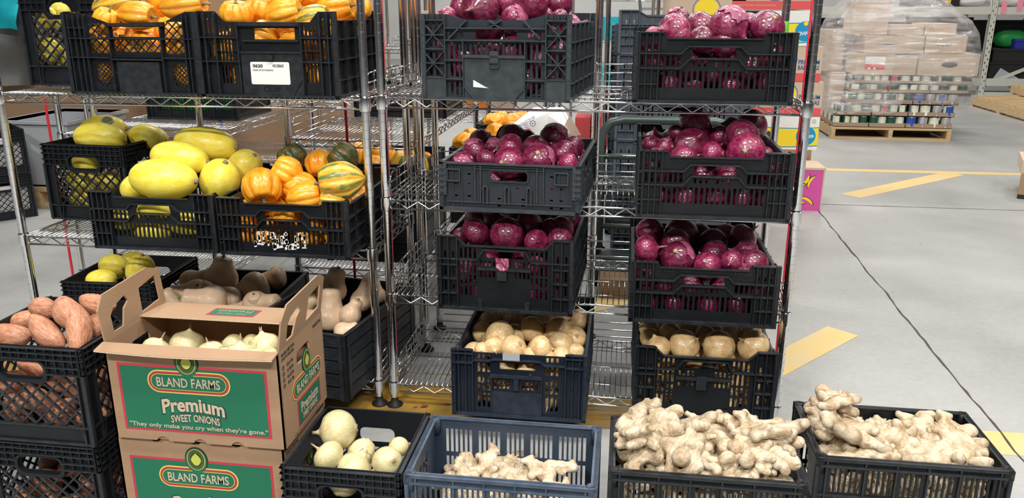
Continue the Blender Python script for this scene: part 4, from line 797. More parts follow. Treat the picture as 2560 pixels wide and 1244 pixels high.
def fillsweet(ct, seed, ph):
    hs = []; pts = relax(.315, .32, .17 if ct == 'P2' else .20, hs, 22, .034, .042, seed); pts.sort(key=lambda t: (t[0].x)); k = 0
    for p, r in pts:
        if p.y < .14 or p.z > .1 or p.x > .2:
            k += 1; ax = (rng.uniform(-1, 1), rng.uniform(-.4, .4), rng.uniform(-.8, .8)); produce('sweet', world(ct, p), (r*.78, r*.78, r*1.3), ax, None, f'sweet potato {k} from the left inside the {ph} milk crate' if False else f'sweet potato inside the {ph} milk crate, {ordn(k, 99)}', 'sweet potatoes')
fillsweet('P2', 3, 'upper'); fillsweet('P1', 4, 'lower')
GG = 'ginger roots'
_gv = {}
def fitbox(vr, q, s, x, y, z, Wd, D, H, pad=.016):      # slide a piece inwards until whatever hangs below the rim is inside the walls
    if vr not in _gv:
        me = VAR['ginger'][vr][0][1]; a = np.empty(len(me.vertices)*3); me.vertices.foreach_get('co', a); _gv[vr] = a.reshape(-1, 3)[::3]
    P_ = (_gv[vr] @ np.array(q.to_matrix()).T)*s; P_ = P_[P_[:, 2]+z < H+.006]
    if not len(P_): return x, y
    x = max(x, pad-P_[:, 0].min()); x = min(x, Wd-pad-P_[:, 0].max()); y = max(y, pad-P_[:, 1].min()); y = min(y, D-pad-P_[:, 1].max()); return x, y
def ginger_heap(ct, hf, seed, phrase, n, zmin=.02, scale=(.95, 1.3), margin=.03):
    r_ = random.Random(seed); e, a = CR_[ct]; Wd, D, H = a[4:7]; L = []
    nx = int(round(math.sqrt(n*Wd/D))); ny = int(math.ceil(n/nx))
    for layer in range(2):
        for i in range(nx):
            for j in range(ny):
                x = margin+(Wd-2*margin)*(i+.5+r_.uniform(-.3, .3))/nx; y = margin+(D-2*margin)*(j+.5+r_.uniform(-.3, .3))/ny; z = hf(x/Wd, y/D)-layer*.038+r_.uniform(-.016, .016)
                if z < zmin: continue
                L.append((x, y, z, layer))
    for layer in range(2):
        row = {}
        for t in L:
            if t[3] == layer: row.setdefault(min(3, int((t[1]/D)*4)), []).append(t)
        for rr, its in row.items():
            its.sort()
            for k, (x, y, z, _) in enumerate(its):
                dx = hf(min(1, x/Wd+.08), y/D)-hf(max(0, x/Wd-.08), y/D); dy = hf(x/Wd, min(1, y/D+.1))-hf(x/Wd, max(0, y/D-.1)); an = r_.uniform(0, 6.28); nrm = Vector((-dx*3+r_.gauss(0, .13), -dy*3+r_.gauss(0, .13), .35)).normalized(); s = r_.uniform(*scale)
                tv = Vector((math.cos(an), math.sin(an), r_.uniform(-.25, .25))); tv = (tv-nrm*tv.dot(nrm)).normalized(); bi = nrm.cross(tv); q = Matrix((tv, bi, nrm)).transposed().to_quaternion()
                vr = r_.randrange(9); x, y = fitbox(vr, q, s, x, y, z, Wd, D, H)
                o = produce('ginger', world(ct, (x, y, z)), s, (0, 0, 1), 0, f'pale ginger root, {ordn(k+1, len(its))} in {ROWN[rr]}'+(', lower layer' if layer else '')+f', {phrase}', GG, var=vr); o.rotation_quaternion = q
ginger_heap('G1', lambda u, v: .285+.045*math.sin(PI*min(1, max(0, v)))*math.sin(PI*min(1, max(0, u)))**.5+.012*math.sin(u*9), 5, 'heaped ginger crate', 26, margin=.02, scale=(.95, 1.25))
ginger_heap('G2', lambda u, v: .255+.012*math.sin(PI*v)+.06*math.exp(-((u-.14)/.11)**2-((v-.7)/.35)**2), 6, 'rightmost ginger crate', 22, margin=.02, scale=(1.0, 1.35))
for ct, sd, ph in (('G1', 7, 'heaped ginger crate'), ('G2', 8, 'rightmost ginger crate')):     # pieces pressed against the slotted front
    r_ = random.Random(sd); Wd = CR_[ct][1][4]; n = 0
    for zz, lv in ((.215, 'upper'), (.15, 'middle')):
        for k in range(6):
            s = r_.uniform(.7, .9); vr = r_.randrange(9); q = (Vector((r_.gauss(0, .15), -1, r_.gauss(0, .15))).to_track_quat('Z', 'X') @ Matrix.Rotation(r_.uniform(0, 6.28), 4, 'Z').to_quaternion()); z = zz+r_.uniform(-.01, .01); x, y = fitbox(vr, q, s, .07+k*(Wd-.14)/5, .05, z, Wd, CR_[ct][1][5], 9, .017)
            o = produce('ginger', world(ct, (x, y, z)), s, (0, 0, 1), 0, f'ginger root behind the mesh front, {ordn(k+1, 6)} of {lv} layer, {ph}', GG, var=vr); o.rotation_quaternion = q
for k, (px, py, yy, s, an) in enumerate([(1110, 1190, -.70, 1.0, 20), (1165, 1200, -.66, .9, 120), (1225, 1185, -.68, 1.15, 10), (1288, 1178, -.66, 1.15, 75), (1330, 1200, -.70, 1.0, 160), (1395, 1215, -.70, .9, 5), (1130, 1235, -.76, 1.1, 60), (1210, 1235, -.76, 1.1, 0), (1300, 1235, -.76, 1.1, 30), (1370, 1245, -.76, 1.0, 100), (1160, 1290, -.78, 1.1, 0), (1250, 1295, -.78, 1.1, 50), (1340, 1300, -.78, 1.1, 120)]):
    p = U(px, py, Y=yy); lp = local('GR', p); lp.z = max(lp.z, .03); lp.x = min(max(lp.x, .09), .315); lp.y = min(max(lp.y, .06), .20)
    produce('ginger', world('GR', lp), s, (0, -.3, 1), math.radians(an), f'ginger root at the bottom of the blue grey crate, {ORD[k+1] if k else "first"} from left'.replace('at the bottom of', 'in') if k < 6 else f'ginger root low behind the front of the blue grey crate, {ORD[k-5] if k > 6 else "leftmost"}', GG, var=k)
# ---------------------------------------------------------------- lettering and print
_tx = {}
def text_mb(body, wd, h, off=0.0):
    k = (body, wd, h, off)
    if k in _tx: return _tx[k]
    cu = bpy.data.curves.new('lettering', 'FONT'); cu.body = body; cu.size = 1; cu.offset = off; cu.extrude = .002; cu.resolution_u = 3; o = bpy.data.objects.new('lettering', cu); me = o.to_mesh()
    vs = [v.co.copy() for v in me.vertices]; x0 = min(v.x for v in vs); x1 = max(v.x for v in vs); y0 = min(v.y for v in vs); y1 = max(v.y for v in vs); sx = wd/(x1-x0); sy = h/(y1-y0)
    b = MB(); b.v = [((v.x-(x0+x1)/2)*sx, -.0002 if v.z > 0 else .0004, (v.y-(y0+y1)/2)*sy) for v in vs]; b.f = [tuple(p.vertices) for p in me.polygons]; b.m = [0]*len(b.f)
    o.to_mesh_clear(); bpy.data.objects.remove(o); bpy.data.curves.remove(cu); _tx[k] = b; return b
def letters(parent, body, cx, cz, wd, h, m, y=-.001, rot=None, base=(0, 0, 0), off=.0, name='lettering', tf=None):
    b = MB(); b.ext(text_mb(body, wd, h, off), lambda x, yy, z: tf(cx+x, y+yy, cz+z) if tf else (cx+x, y+yy, cz+z)); return b.build(name, M[m], parent, base, rot)
def plate(parent, poly, m, y=-.0006, t=.0004, name='print', holes=(), base=(0, 0, 0), rot=None):
    return MB().ext(panel(poly, holes, t), lambda x, yy, z: (x, y+yy, z)).build(name, M[m], parent, base, rot)
def circle(cx, cz, rx, rz, n=24): return [(cx+rx*math.cos(2*PI*k/n), cz+rz*math.sin(2*PI*k/n)) for k in range(n)]
def farm_logo(par, cx, cz, s, base=(0, 0, 0), rot=None, word=True):
    P = lambda poly, m, y, nm='print': plate(par, poly, m, y, .0004, nm, (), base, rot)
    P(circle(cx, cz+.050*s, .030*s, .036*s), 'pdark', -.0008, 'emblem')
    for (w2, m, y) in ((.103, 'pyel', -.0010), (.100, 'pred', -.0013), (.0955, 'pdull', -.0016), (.094, 'pyel', -.0018), (.0925, 'pgreen', -.0020)): hh = w2-.078+.004; P(rrect(cx-w2*s, cx+w2*s, cz-hh*s, cz+hh*s, hh*s*.98, 6), m, y)
    P(circle(cx, cz+.048*s, .027*s, .033*s), 'pgreen', -.0022, 'emblem'); P(circle(cx, cz+.052*s, .0235*s, .029*s), 'pyel', -.0024, 'emblem'); P(circle(cx, cz+.052*s, .022*s, .0275*s), 'pdull', -.0026, 'emblem')
    P(circle(cx, cz+.052*s, .0145*s, .019*s), 'pdark', -.0028, 'emblem'); P([(cx+.012*s*math.cos(a)*(1+.08*math.cos(4*a)), cz+.051*s+.015*s*math.sin(a)+(.004*s if k == 5 else 0)) for k, a in enumerate([2*PI*q/20 for q in range(20)])], 'plime', -.0030, 'emblem')
    letters(par, 'BLAND FARMS', cx, cz, .158*s, .024*s, 'ptan', -.0030, rot, base, .012)
def arch(cx, r): return lambda x, y, z: (x, y, z-((x-cx)**2)*r)
def onion_box(x, y, z, W_, D_, H_, label, open_=True, rz=0):
    e = empty('cardboard_box', (x, y, z), math.radians(rz), label, 'box', 'sweet onion boxes'); T = .005; m = M['card']
    nt = [(W_*u+.022*math.cos(a), .0+.014*math.sin(a)) for u in () for a in ()]
    def halfcut(poly_top, us, z0, sgn): pass
    bot = [(0, 0)]
    for u in (.28, .50, .72): bot += [(W_*u-.015+.015*(1-math.cos(PI*k/6)), .010*math.sin(PI*k/6)) for k in range(7)]
    bot += [(W_, 0)]; top = [(W_, H_)]
    for u in (.72, .48, .24): top += [(W_*u+.015-.015*(1-math.cos(PI*k/6)), H_-(.011*math.sin(PI*k/6))) for k in range(7)]
    top += [(0, H_)]
    fp = MB().ext(panel(bot+top, (), T), lambda a, b, c: (a, b, c)).build('front_panel', m, e)
    MB().ext(panel(bot+top, (), T), lambda a, b, c: (a, D_-T+b, c)).build('back_panel', m, e)
    sh = rrect(D_*.36, D_*.66, H_*.70, H_*.84, .010)
    # side walls (x runs front to back) with the hand hole; standing side flaps with cut-out handles above them
    fl = [(.004, H_), (.004, H_+.075), (.030, H_+.105), (D_-.03, H_+.105) if False else (D_*.80, H_+.112), (D_-.004, H_+.095), (D_-.004, H_)]
    cut1 = [(D_*.60, H_+.016), (D_*.90, H_+.022), (D_*.90, H_+.085), (D_*.62, H_+.075)]; cut2 = [(D_*.16, H_+.012), (D_*.30, H_+.012), (D_*.36, H_+.05), (D_*.44, H_+.062), (D_*.40, H_+.078), (D_*.22, H_+.066), (D_*.16, H_+.05)]
    for nm, X, rot, lean in (('side_panel', W_, PI/2, .16), ('side_panel', 0, PI/2, -.10)):
        s = MB().ext(panel(rect(0, D_, 0, H_), [sh], T), lambda a, b, c: (a, b if X else b-T, c)).build(nm, m, e, (X, 0, 0), (0, 0, rot))
        if open_:
            f = MB().ext(panel([(a, c-H_) for a, c in fl], [[(a, c-H_) for a, c in cut1], [(a, c-H_) for a, c in cut2]], .004), lambda a, b, c: (a, (b if X else b-T)-c*lean, c+H_)); f.build('handle_flap', m, s)
    MB().box(T, W_-T, T, D_-T, 0, .005).build('bottom_panel', m, e)
    # front print
    x0, x1, z0, z1 = .065*W_, .925*W_, .105*H_, .815*H_
    plate(fp, rect(x0, x1, z0, z1), 'pred', -.0005, name='printed_border'); plate(fp, rect(x0+.006, x1-.006, z0+.005, z1-.006), 'pgreen', -.0007, name='printed_field')
    farm_logo(fp, .475*W_, .645*H_, .96)
    for o_, m_, y_ in ((.045, 'pdark', -.0014), (.03, 'ptan', -.0018)): letters(fp, 'Premium', .485*W_, .415*H_, .150 if o_ < .04 else .156, .036 if o_ < .04 else .041, m_, y_, off=o_, tf=arch(.485*W_, 1.6))
    for o_, m_, y_ in ((.04, 'pdark', -.0014), (.02, 'ptan', -.0018)): letters(fp, 'SWEET ONIONS', .49*W_, .27*H_, .118 if o_ < .04 else .122, .019 if o_ < .04 else .023, m_, y_, off=o_, tf=arch(.49*W_, 1.6))
    letters(fp, '"They only make you cry when they\'re gone."', .50*W_, .165*H_, .335, .0145, 'ptan', -.0014, off=.01)
    # right side print
    sd = [c for c in e.children if c.name.startswith('side_panel')][0]
    farm_logo(sd, .56*D_, .475*H_, .88)
    plate(sd, rect(.30*D_, .84*D_, .06*H_, .34*H_), 'pred', -.0005, name='printed_border'); plate(sd, rect(.30*D_+.004, .84*D_-.004, .06*H_+.004, .34*H_-.004), 'pgreen', -.0007, name='printed_field')
    letters(sd, 'Premium', .57*D_, .235*H_, .105, .026, 'ptan', off=.02, y=-.0014); letters(sd, 'SWEET ONIONS', .57*D_, .13*H_, .09, .014, 'ptan', off=.01, y=-.0014)
    letters(sd, '40 LBS. NET WT.', .19*D_, .955*H_, .075, .008, 'ink', off=.01); letters(sd, '(18.14 KILOS)', .18*D_, .905*H_, .068, .008, 'ink', off=.01)
    for k, t in enumerate(('12-3 lb', '4-10 lb', '16-2.5 lb', '8-5 lb')):
        letters(sd, t, .21*D_, (.82-k*.062)*H_, .034, .008, 'ink', off=.01); plate(sd, rect(.055*D_, .095*D_, (.80-k*.062)*H_, (.84-k*.062)*H_), 'ink', name='tick_box', holes=[rect(.065*D_, .085*D_, (.81-k*.062)*H_, (.83-k*.062)*H_)])
    letters(sd, 'PRODUCE OF U.S.A.', .86*D_, .93*H_, .05, .007, 'ink'); 
    for k in range(22): plate(sd, rect(.20*D_+k*.0072, .20*D_+k*.0072+.0035+.0025*(k % 3 == 1), .022*H_, .030*H_), 'ink', -.0008, name='fine_print')
    if open_:
        bf = MB().box(.0, W_, -.115, 0, 0, .004); bf.build('back_flap', m, e, (0, D_-.002, H_), (math.radians(-4), 0, 0)); bfo = [c for c in e.children if c.name.startswith('back_flap')][0]
        MB().box(.001, W_-.001, -.1158, -.115, .0004, .0036).build('corrugated_edge', M['cardedge'], bfo)
        R_ = (-PI/2, 0, PI); B_ = (0, 0, .0045)
        def flatp(poly, mm, zz, nm): return MB().ext(panel(poly, (), .0004), lambda a, b, c: (a, -c, zz+b)).build(nm, M[mm], bfo)
        flatp(rect(.155, .275, .030, .085), 'pred', .0045, 'printed_border'); flatp(rect(.159, .271, .034, .081), 'pgreen', .0048, 'printed_field')
        for t, zc, wd, h in (('Premium', .064, .088, .021), ('SWEET ONIONS', .046, .075, .011)):
            MB().ext(text_mb(t, wd, h, .02), lambda a, b, c: (.215-a, -(zc-.0)+c if False else -.115+zc-c if False else -(.115-zc)-c+.0, .0054)).build('lettering', M['ptan'], bfo)
        ff = MB(); nn = 24
        for k in range(nn):
            a, b = W_*k/nn, W_*(k+1)/nn; z_a = -.004*math.sin(a*9); z_b = -.004*math.sin(b*9)
            ff.add([(a, 0, 0), (b, 0, 0), (b, -.034, -.008+z_b), (a, -.034, -.008+z_a), (a, 0, .004), (b, 0, .004), (b, -.034, -.004+z_b), (a, -.034, -.004+z_a)], [(0, 3, 2, 1), (4, 5, 6, 7), (2, 3, 7, 6), (0, 1, 5, 4)]+([(0, 4, 7, 3)] if k == 0 else [])+([(1, 2, 6, 5)] if k == nn-1 else []))
        fo = ff.build('front_flap', m, e, (0, .001, H_), (math.radians(-3), 0, 0)); eg = MB()
        for k in range(nn): a, b = W_*k/nn, W_*(k+1)/nn; eg.add([(a, -.0345, -.0075-.004*math.sin(a*9)), (b, -.0345, -.0075-.004*math.sin(b*9)), (b, -.0345, -.0045-.004*math.sin(b*9)), (a, -.0345, -.0045-.004*math.sin(a*9))], [(0, 1, 2, 3)])
        eg.build('corrugated_edge', M['cardedge'], fo)
    else:
        MB().box(T, W_-T, T, D_-T, H_-.006, H_-.002).build('closed_lid', m, e)
    return e
BX = onion_box(-.441, -.765, .281, .414, .262, .235, 'open cardboard box printed with green panel, full of white onions'); onion_box(-.452, -.752, .0, .412, .262, .279, 'closed lower cardboard box with green panel under the open one', False)
CR_['BX'] = (BX, ('box', -.441, -.765, .281, .414, .262, .235))
hX = heroes('BX', 'wht', [(390, 872, 34, 0, 60, 1, .1), (469, 862, 44, 2, 80, 1, .1), (527, 884, 36, 0, 95, 1, .5), (601, 884, 36, 0, 88, 1, .1), (662, 866, 40, 1, 100, 1, .2), (675, 892, 24, 0), (585, 862, 28, 2), (430, 890, 30, 0), (630, 860, 26, 2), (490, 895, 28, 0), (560, 895, 28, 0), (640, 895, 28, 0)], 'the open cardboard box', ['white onion'], 'white onions in the open cardboard box', .06)
# scraps and stickers on the crates
def sticker(ct, m, u0, u1, v0, v1, label_poly=None, y=-.002, name='paper_label'):
    e, a = CR_[ct]; W_, H_ = a[4], a[6]; return plate(e, label_poly or rect(u0*W_, u1*W_, v0*H_, v1*H_), m, y, .0006, name)
st = sticker('T3', 'white', .375, .655, .155, .42, rrect(.375*.424, .655*.424, .155*.242, .42*.242, .005), y=.003); st['label'] = 'white paper label'
letters(st, '0620', .43*.424, .375*.242, .030, .009, 'ink', .0018, off=.02); letters(st, '453860', .575*.424, .378*.242, .034, .008, 'ink', .0018); letters(st, 'mostly turf and substance', .465*.424, .325*.242, .062, .0050, 'ink', .0018)
letters(CR_['T3'][0], 'CUIP', .52*.424, .10*.242, .055, .016, 'black', .0045, off=.02)
sticker('A', 'white', 0, 0, 0, 0, [(.352*.421, .24*.23), (.352*.421, .155*.23), (.46*.421, .145*.23), (.44*.421, .155*.23)], y=.0045, name='torn_paper')
r_ = random.Random(8); e, a = CR_['M3']; tb = MB()
for k in range(95):
    u = r_.uniform(.26, .66); v = r_.uniform(.13, .40); ww = r_.uniform(.002, .008); hh = r_.uniform(.002, .009); W_, H_ = a[4], a[6]
    slot_ok = v < .20 or abs(((u-.175)/.0355)-round((u-.175)/.0355)) > .30
    if not slot_ok: ww = .003; u = .175+.0355*(round((u-.175)/.0355)+.5)
    tb.add([(u*W_-ww, .0112, v*H_-hh), (u*W_+ww, .0112, v*H_-hh*.6), (u*W_+ww*.7, .0112, v*H_+hh), (u*W_-ww*.8, .0112, v*H_+hh*.8)], [(0, 1, 2, 3)])
t_ = tb.build('torn_label_remains', M['white'], e); t_['label'] = 'torn white label remains'
sticker('G', 'greytote', 0, 0, 0, 0, rect(.385*.396, .51*.396, .87*.21, .985*.21), y=.000, name='grey_tape')
letters(CR_['F'][0], '1998', .755*.407, .85*.18, .045, .012, 'slate', .0105, off=.01); letters(CR_['F'][0], 'CUP', .27*.407, .86*.18, .034, .011, 'slate', .0105, off=.01)
for ct in ('E',):
    e = CR_[ct][0]; W_, H_ = .398, .225; b = MB(); r_ = random.Random(3); n = 6
    vs = [(.44*W_+.036*i/n+r_.uniform(-.002, .002), -.003+r_.uniform(-.004, .004), (.74-.17*j/4)*H_-abs(i-n/2)*-.0012*(1 if j == 4 else 0)) for j in range(5) for i in range(n+1)]
    o = b.add(vs, [(j*(n+1)+i, j*(n+1)+i+1, (j+1)*(n+1)+i+1, (j+1)*(n+1)+i) for j in range(4) for i in range(n)]).build('onion_skin_scrap', M['redflake'], None, None); o.matrix_world = Matrix.Translation(e.location) @ Matrix.Rotation(e.rotation_euler.z, 4, 'Z'); tag(o, 'torn pink onion skin caught in the handle of the tall third-shelf crate', 'onion skin')
for k, (px, py, s) in enumerate([(1050, 1018, .02), (1110, 1012, .016), (1032, 1018, .012), (1495, 960, .016), (1370, 960, .01)]):
    p = U(px, py, Z=.004); o = MB().add([(0, 0, 0), (s, .2*s, .003), (s*1.2, s*.9, .001), (.3*s, s*.7, .004)], [(0, 1, 2, 3)]).build('onion_skin_scrap', M['redflake'], None, p); tag(o, f'dark red scrap of onion skin on the floor, {["beside the milk crate", "left of the blue-black crate", "near the post foot", "between the bottom crates", "under the bottom shelf"][k]}', 'onion skin', 'onion skin scraps')
# squash stickers
o = MB().lathe([(.022, 0), (.022, .0005), (.001, .0006)], 20).build('produce_sticker', M['greytote'])
bpy.data.objects.remove(o)
# ---------------------------------------------------------------- background goods
def cbox(name, x, y, z, w_, d, h, m, label, cat='box', rz=0, group=None, seam=True):
    e = empty(name, (x, y, z), math.radians(rz), label, cat, group); b = MB().box(0, w_, 0, d, 0, h).build('carton_body', M[m], e)
    if seam: MB().box(0, w_, d*.5-.02, d*.5+.02, h, h+.0006).build('tape', M['cardpale'], e)
    return e
def banana_box(x, y, z, style, label, w_=.50, d=.40, h=.215):
    e = empty('banana_box', (x, y, z), 0, label, 'box', 'stacked banana boxes'); body = 'white' if style == 'w' else 'cardpale'
    MB().box(0, w_, 0, d, 0, h).build('carton_body', M[body], e); f = e
    hole = circle(.13*w_+.12, .45*h, .014, .022)
    if style == 'w':
        top = [(w_, h*.66)]+[(w_*(1-k/12), h*(.66-.06*math.sin(PI*k/12)+.06*k/12)) for k in range(1, 13)]; bot = [(w_*k/12, h*(.10+.10*math.sin(PI*k/12*1.0)*-.6+.05)) for k in range(13)]
        P = [(a, b_+.006) for a, b_ in top]; Q = [(a, b_-.006) for a, b_ in bot]
        plate(e, Q+P, 'blogo', -.0008, name='printed_wave'); plate(e, bot+top, 'byel', -.0012, name='printed_field'); plate(e, circle(.845*w_, .42*h, .062, .062, 30), 'blogo', -.0018, name='logo_badge'); letters(e, 'Chiquita', .845*w_, .37*h, .100, .034, 'white', -.0026, off=.02, tf=lambda x, y, z: (x, y, z+(x-.845*w_)*.25)); plate(e, circle(.845*w_, .64*h, .014, .014), 'byel', -.0026, name='logo_badge'); plate(e, hole, 'ink', -.002, name='hand_hole')
        letters(e, 'U', .93*w_, .86*h, .008, .012, 'ink', -.0012); plate(e, circle(.93*w_, .86*h, .013, .013), 'ink', -.001, holes=[circle(.93*w_, .86*h, .0115, .0115)], name='printed_ring')
    else:
        plate(e, rect(0, w_, 0, h*.24), 'bred', -.001, name='printed_band'); plate(e, circle(.52*w_, .62*h, .075, .07, 30), 'byel', -.001, name='logo_badge'); plate(e, circle(.52*w_, .62*h, .088, .082, 30), 'blueink', -.0008, holes=[circle(.52*w_, .62*h, .084, .078, 30)], name='printed_ring')
        letters(e, 'PREMIUM', .84*w_, .56*h, .13, .028, 'blueink', -.0012, off=.02); letters(e, 'BANANAS', .84*w_, .40*h, .13, .028, 'blueink', -.0012, off=.02); letters(e, 'PREMIUM BANANAS', .3*w_, .12*h, .24, .012, 'cardpale', -.0016)
    return e
BXX = 1.455
cbox('cardboard_box', BXX-.01, 3.17, 0, .50, .42, .232, 'cardpale', 'plain cardboard carton on the floor under the banana boxes')
cbox('cardboard_box', BXX+.01, 3.20, .232, .46, .38, .105, 'card', 'flat brown carton between the banana boxes and the bottom carton')
for z, s, l in ((.338, 'w', 'white and yellow banana box, lowest in its stack'), (.558, 'b', 'brown banana box with a red band, lower of the middle pair'), (.778, 'b', 'brown banana box with red band, upper of the middle pair'), (.998, 'w', 'white and yellow banana box near the top of the stack'), (1.22, 'b', 'topmost brown banana box, cut off by the top of the photo')):
    banana_box(BXX-{.338: 0, .558: 0, .778: .025, .998: .07, 1.22: .11}[z], 3.2, z, s, l, h=.217)
for z, s, l in ((0, 'b', 'brown banana box on the floor behind the grey crates'), (.217, 'b', 'second brown banana box up behind the grey crates'), (.434, 'b', 'third brown banana box up behind the grey crates'), (.651, 'b', 'fourth brown banana box up behind the grey crates'), (.868, 'b', 'fifth brown banana box behind the grey crates'), (1.085, 'b', 'sixth brown banana box behind the grey crates'), (1.285, 'w', 'white banana box peeking over the grey folding crates')):
    if z > .8: banana_box(.93, 3.2, z if z < 1.28 else 1.302, s, l, h=.215)
for z in (0, .217, .434, .651): cbox('cardboard_box', .94, 3.2, z, .48, .40, .215, 'cardpale', f'plain carton behind the grey crates, {dict(((0,"lowest"),(.217,"second"),(.434,"third"),(.651,"fourth")))[z]} of its stack')
pk = empty('banana_box', (1.50, 2.905, 0), 0, 'magenta banana box with yellow banana drawings on the floor', 'box'); MB().box(0, .455, 0, .255, 0, .262).build('carton_body', M['pink'], pk); MB().box(-.003, .458, -.003, .258, .262, .275).build('lid', M['cardpale'], pk)
plate(pk, rect(.446, .455, 0, .262), 'cardpale', -.0008, name='corner_edge')
def banana(cx, cz, s, flip, rot=0):
    pts = []; n = 10
    for k in range(n+1): t = -1+2*k/n; pts.append((t, .30*(1-t*t)+.17*(1-abs(t)**3)))
    for k in range(n, -1, -1): t = -1+2*k/n; pts.append((t, .30*(1-t*t)-.17*(1-abs(t)**3)))
    c, s_ = math.cos(rot), math.sin(rot); return [(cx+s*(p*c-q*s_*flip), cz+s*(p*s_+q*c*flip)) for p, q in pts]
for cx, cz, s, fl, ro in ((.26, .20, .05, 1, .7), (.33, .19, .055, -1, .9), (.38, .185, .045, 1, 1.1), (.30, .165, .05, 1, .1), (.22, .08, .05, 1, .2), (.31, .07, .05, -1, -.4), (.36, .06, .05, 1, -.5), (.29, .045, .04, 1, .0)):
    plate(pk, banana(cx, cz, s*1.13, fl, ro), 'ink', -.0006, name='banana_outline'); plate(pk, banana(cx, cz, s*.95, fl, ro), 'byel', -.0012, name='banana_drawing')
letters(pk, 'FYFFES', .40, .09, .035, .01, 'pred', -.001) if False else None
# grey folding crates on a hand truck
ft = empty('hand_truck', (.57, 1.30, 0), 0, 'grey green tubular hand truck carrying the stacked grey crates', 'hand truck')
arc = lambda x0, x1, z: [(x0, 0, .06), (x0, 0, z-.10), (x0+.012, 0, z-.05), (x0+.045, 0, z-.012), (x0+.10, 0, z), (x1-.10, 0, z), (x1-.045, 0, z-.012), (x1-.012, 0, z-.05), (x1, 0, z-.10), (x1, 0, .06)]
MB().tube(arc(.03, .62, .765), .019, 12).build('frame', M['tube'], ft, True)
for z in (.60, .44, .28, .12): MB().tube([(.03, 0, z), (.325, -.01, z+.004), (.62, 0, z)], .013, 8).build('crossbar', M['tube'], ft, True)
MB().box(0, .65, .02, .34, .055, .062).build('toe_plate', M['tube'], ft)
for x in (.02, .60): MB().tube([(x, .0, .075), (x+.04, .0, .075)], .075, 20).build('wheel', M['rubber'], ft)
for k in range(6): put(f'S{k}', 'tall', .655, 1.66, .008+.203*k, .64, .40, .20, 'stackgrey', f'large grey folding crate behind the right unit, {("lowest", "second", "third", "fourth", "fifth", "topmost")[k]} of its stack', group='grey crates stacked behind')
for k in range(5): put(f'R{k}', 'fold', .615, 2.16, .008+.228*k, .60, .40, .225, 'stackgrey', f'grey crate in the rear stack peeking left, {("lowest", "second", "third", "fourth", "topmost")[k]}', group='grey crates stacked behind')
put('K1', 'grid', .03, .76, .414, .26, .42, .30, 'black', 'black mesh crate of orange squash behind the left onion crates', group='crates on the rows behind')
put('K2', 'grid', .04, 1.28, .414, .34, .44, .32, 'black', 'black crate with glowing orange squash beyond the folding crate', group='crates on the rows behind')
put('K3', 'plank', -.47, .70, .254, .40, .44, .40, 'black', 'black crate with a green and orange squash behind the middle posts', group='crates on the rows behind')
put('K4', 'plank', -.50, 1.22, .764, .42, .38, .13, 'black', 'low black crate with gold lettering on the shelf behind', group='crates on the rows behind')
letters(CR_['K4'][0], 'LEMI', .27, .07, .10, .04, 'pyel', -.003, off=.02)
produce('acornmix', world('K3', (.33, .10, .365)), (.078, .078, .09), (.1, -.2, 1), None, 'big green and orange squash standing behind the two middle posts', 'orange squash on rows behind')
for ct, n, zz, sd in (('K1', 9, .285, 1), ('K2', 12, .30, 2), ('K3', 7, .37, 3)):
    r_ = random.Random(sd); W_, D_ = CR_[ct][1][4:6]
    for k in range(n):
        i, j = k % 3, k//3; 
        if ct == 'K3' and i == 2 and j == 0: continue
        produce('acorn', world(ct, (.06+(W_-.12)*i/2+r_.uniform(-.01, .01), .07+(D_-.14)*j/max(1, (n-1)//3), zz+r_.uniform(-.02, .02))), r_.uniform(.046, .056), None, None, f'orange squash, {ORD[i+1] if i else "first"} across and {["front", "second", "third", "back"][j]} row of the {dict(K1="mesh crate behind", K2="glowing far crate", K3="dark crate behind posts")[ct]}', 'orange squash on rows behind', parts=False)
for k, (x, y, z) in enumerate(((-1.05, 1.30, .764-.0), (-1.05, 1.30, .90))): pass
put('K5', 'grid', -1.50, 1.22, .734, .45, .36, .16, 'black', 'black slotted crate far behind the yellow squash', group='crates on the rows behind')
for k in range(3): tag(MB().box(-.05, .05, -.03, .03, 0, .13).build('green_carton', M['greeng'], None, world('K5', (.10+k*.12, .10, .01))), f'green packet inside the far slotted crate, {ORD[k+1] if k else "first"} from left', 'packet', 'green packets')
# sacks
def sack(name, x, y, z, sx, sy, sz, m, label, sd):
    lf = lump(5, sd); b = MB(); n = 22; P = [(max(.02, math.cos(t)**.5), math.sin(t)) for t in [-PI/2+PI*k/14 for k in range(15)]]; vs = []
    for r, zz in P:
        for k in range(n):
            a = 2*PI*k/n; c, s_ = math.cos(a), math.sin(a); q = (abs(c)**4+abs(s_)**4)**-.25; p = Vector((r*q*c, r*q*s_, zz)); p *= 1+.08*lf(p); vs.append((p.x*sx, p.y*sy, (p.z+1)*sz))
    b.add(vs, [(i*n+k, i*n+(k+1) % n, (i+1)*n+(k+1) % n, (i+1)*n+k) for i in range(14) for k in range(n)]+[tuple(range(n))[::-1], tuple(14*n+k for k in range(n))])
    return tag(b.build(name, M[m], None, True, (x, y, z)), label, 'sack', 'pale sacks on the shelf behind')
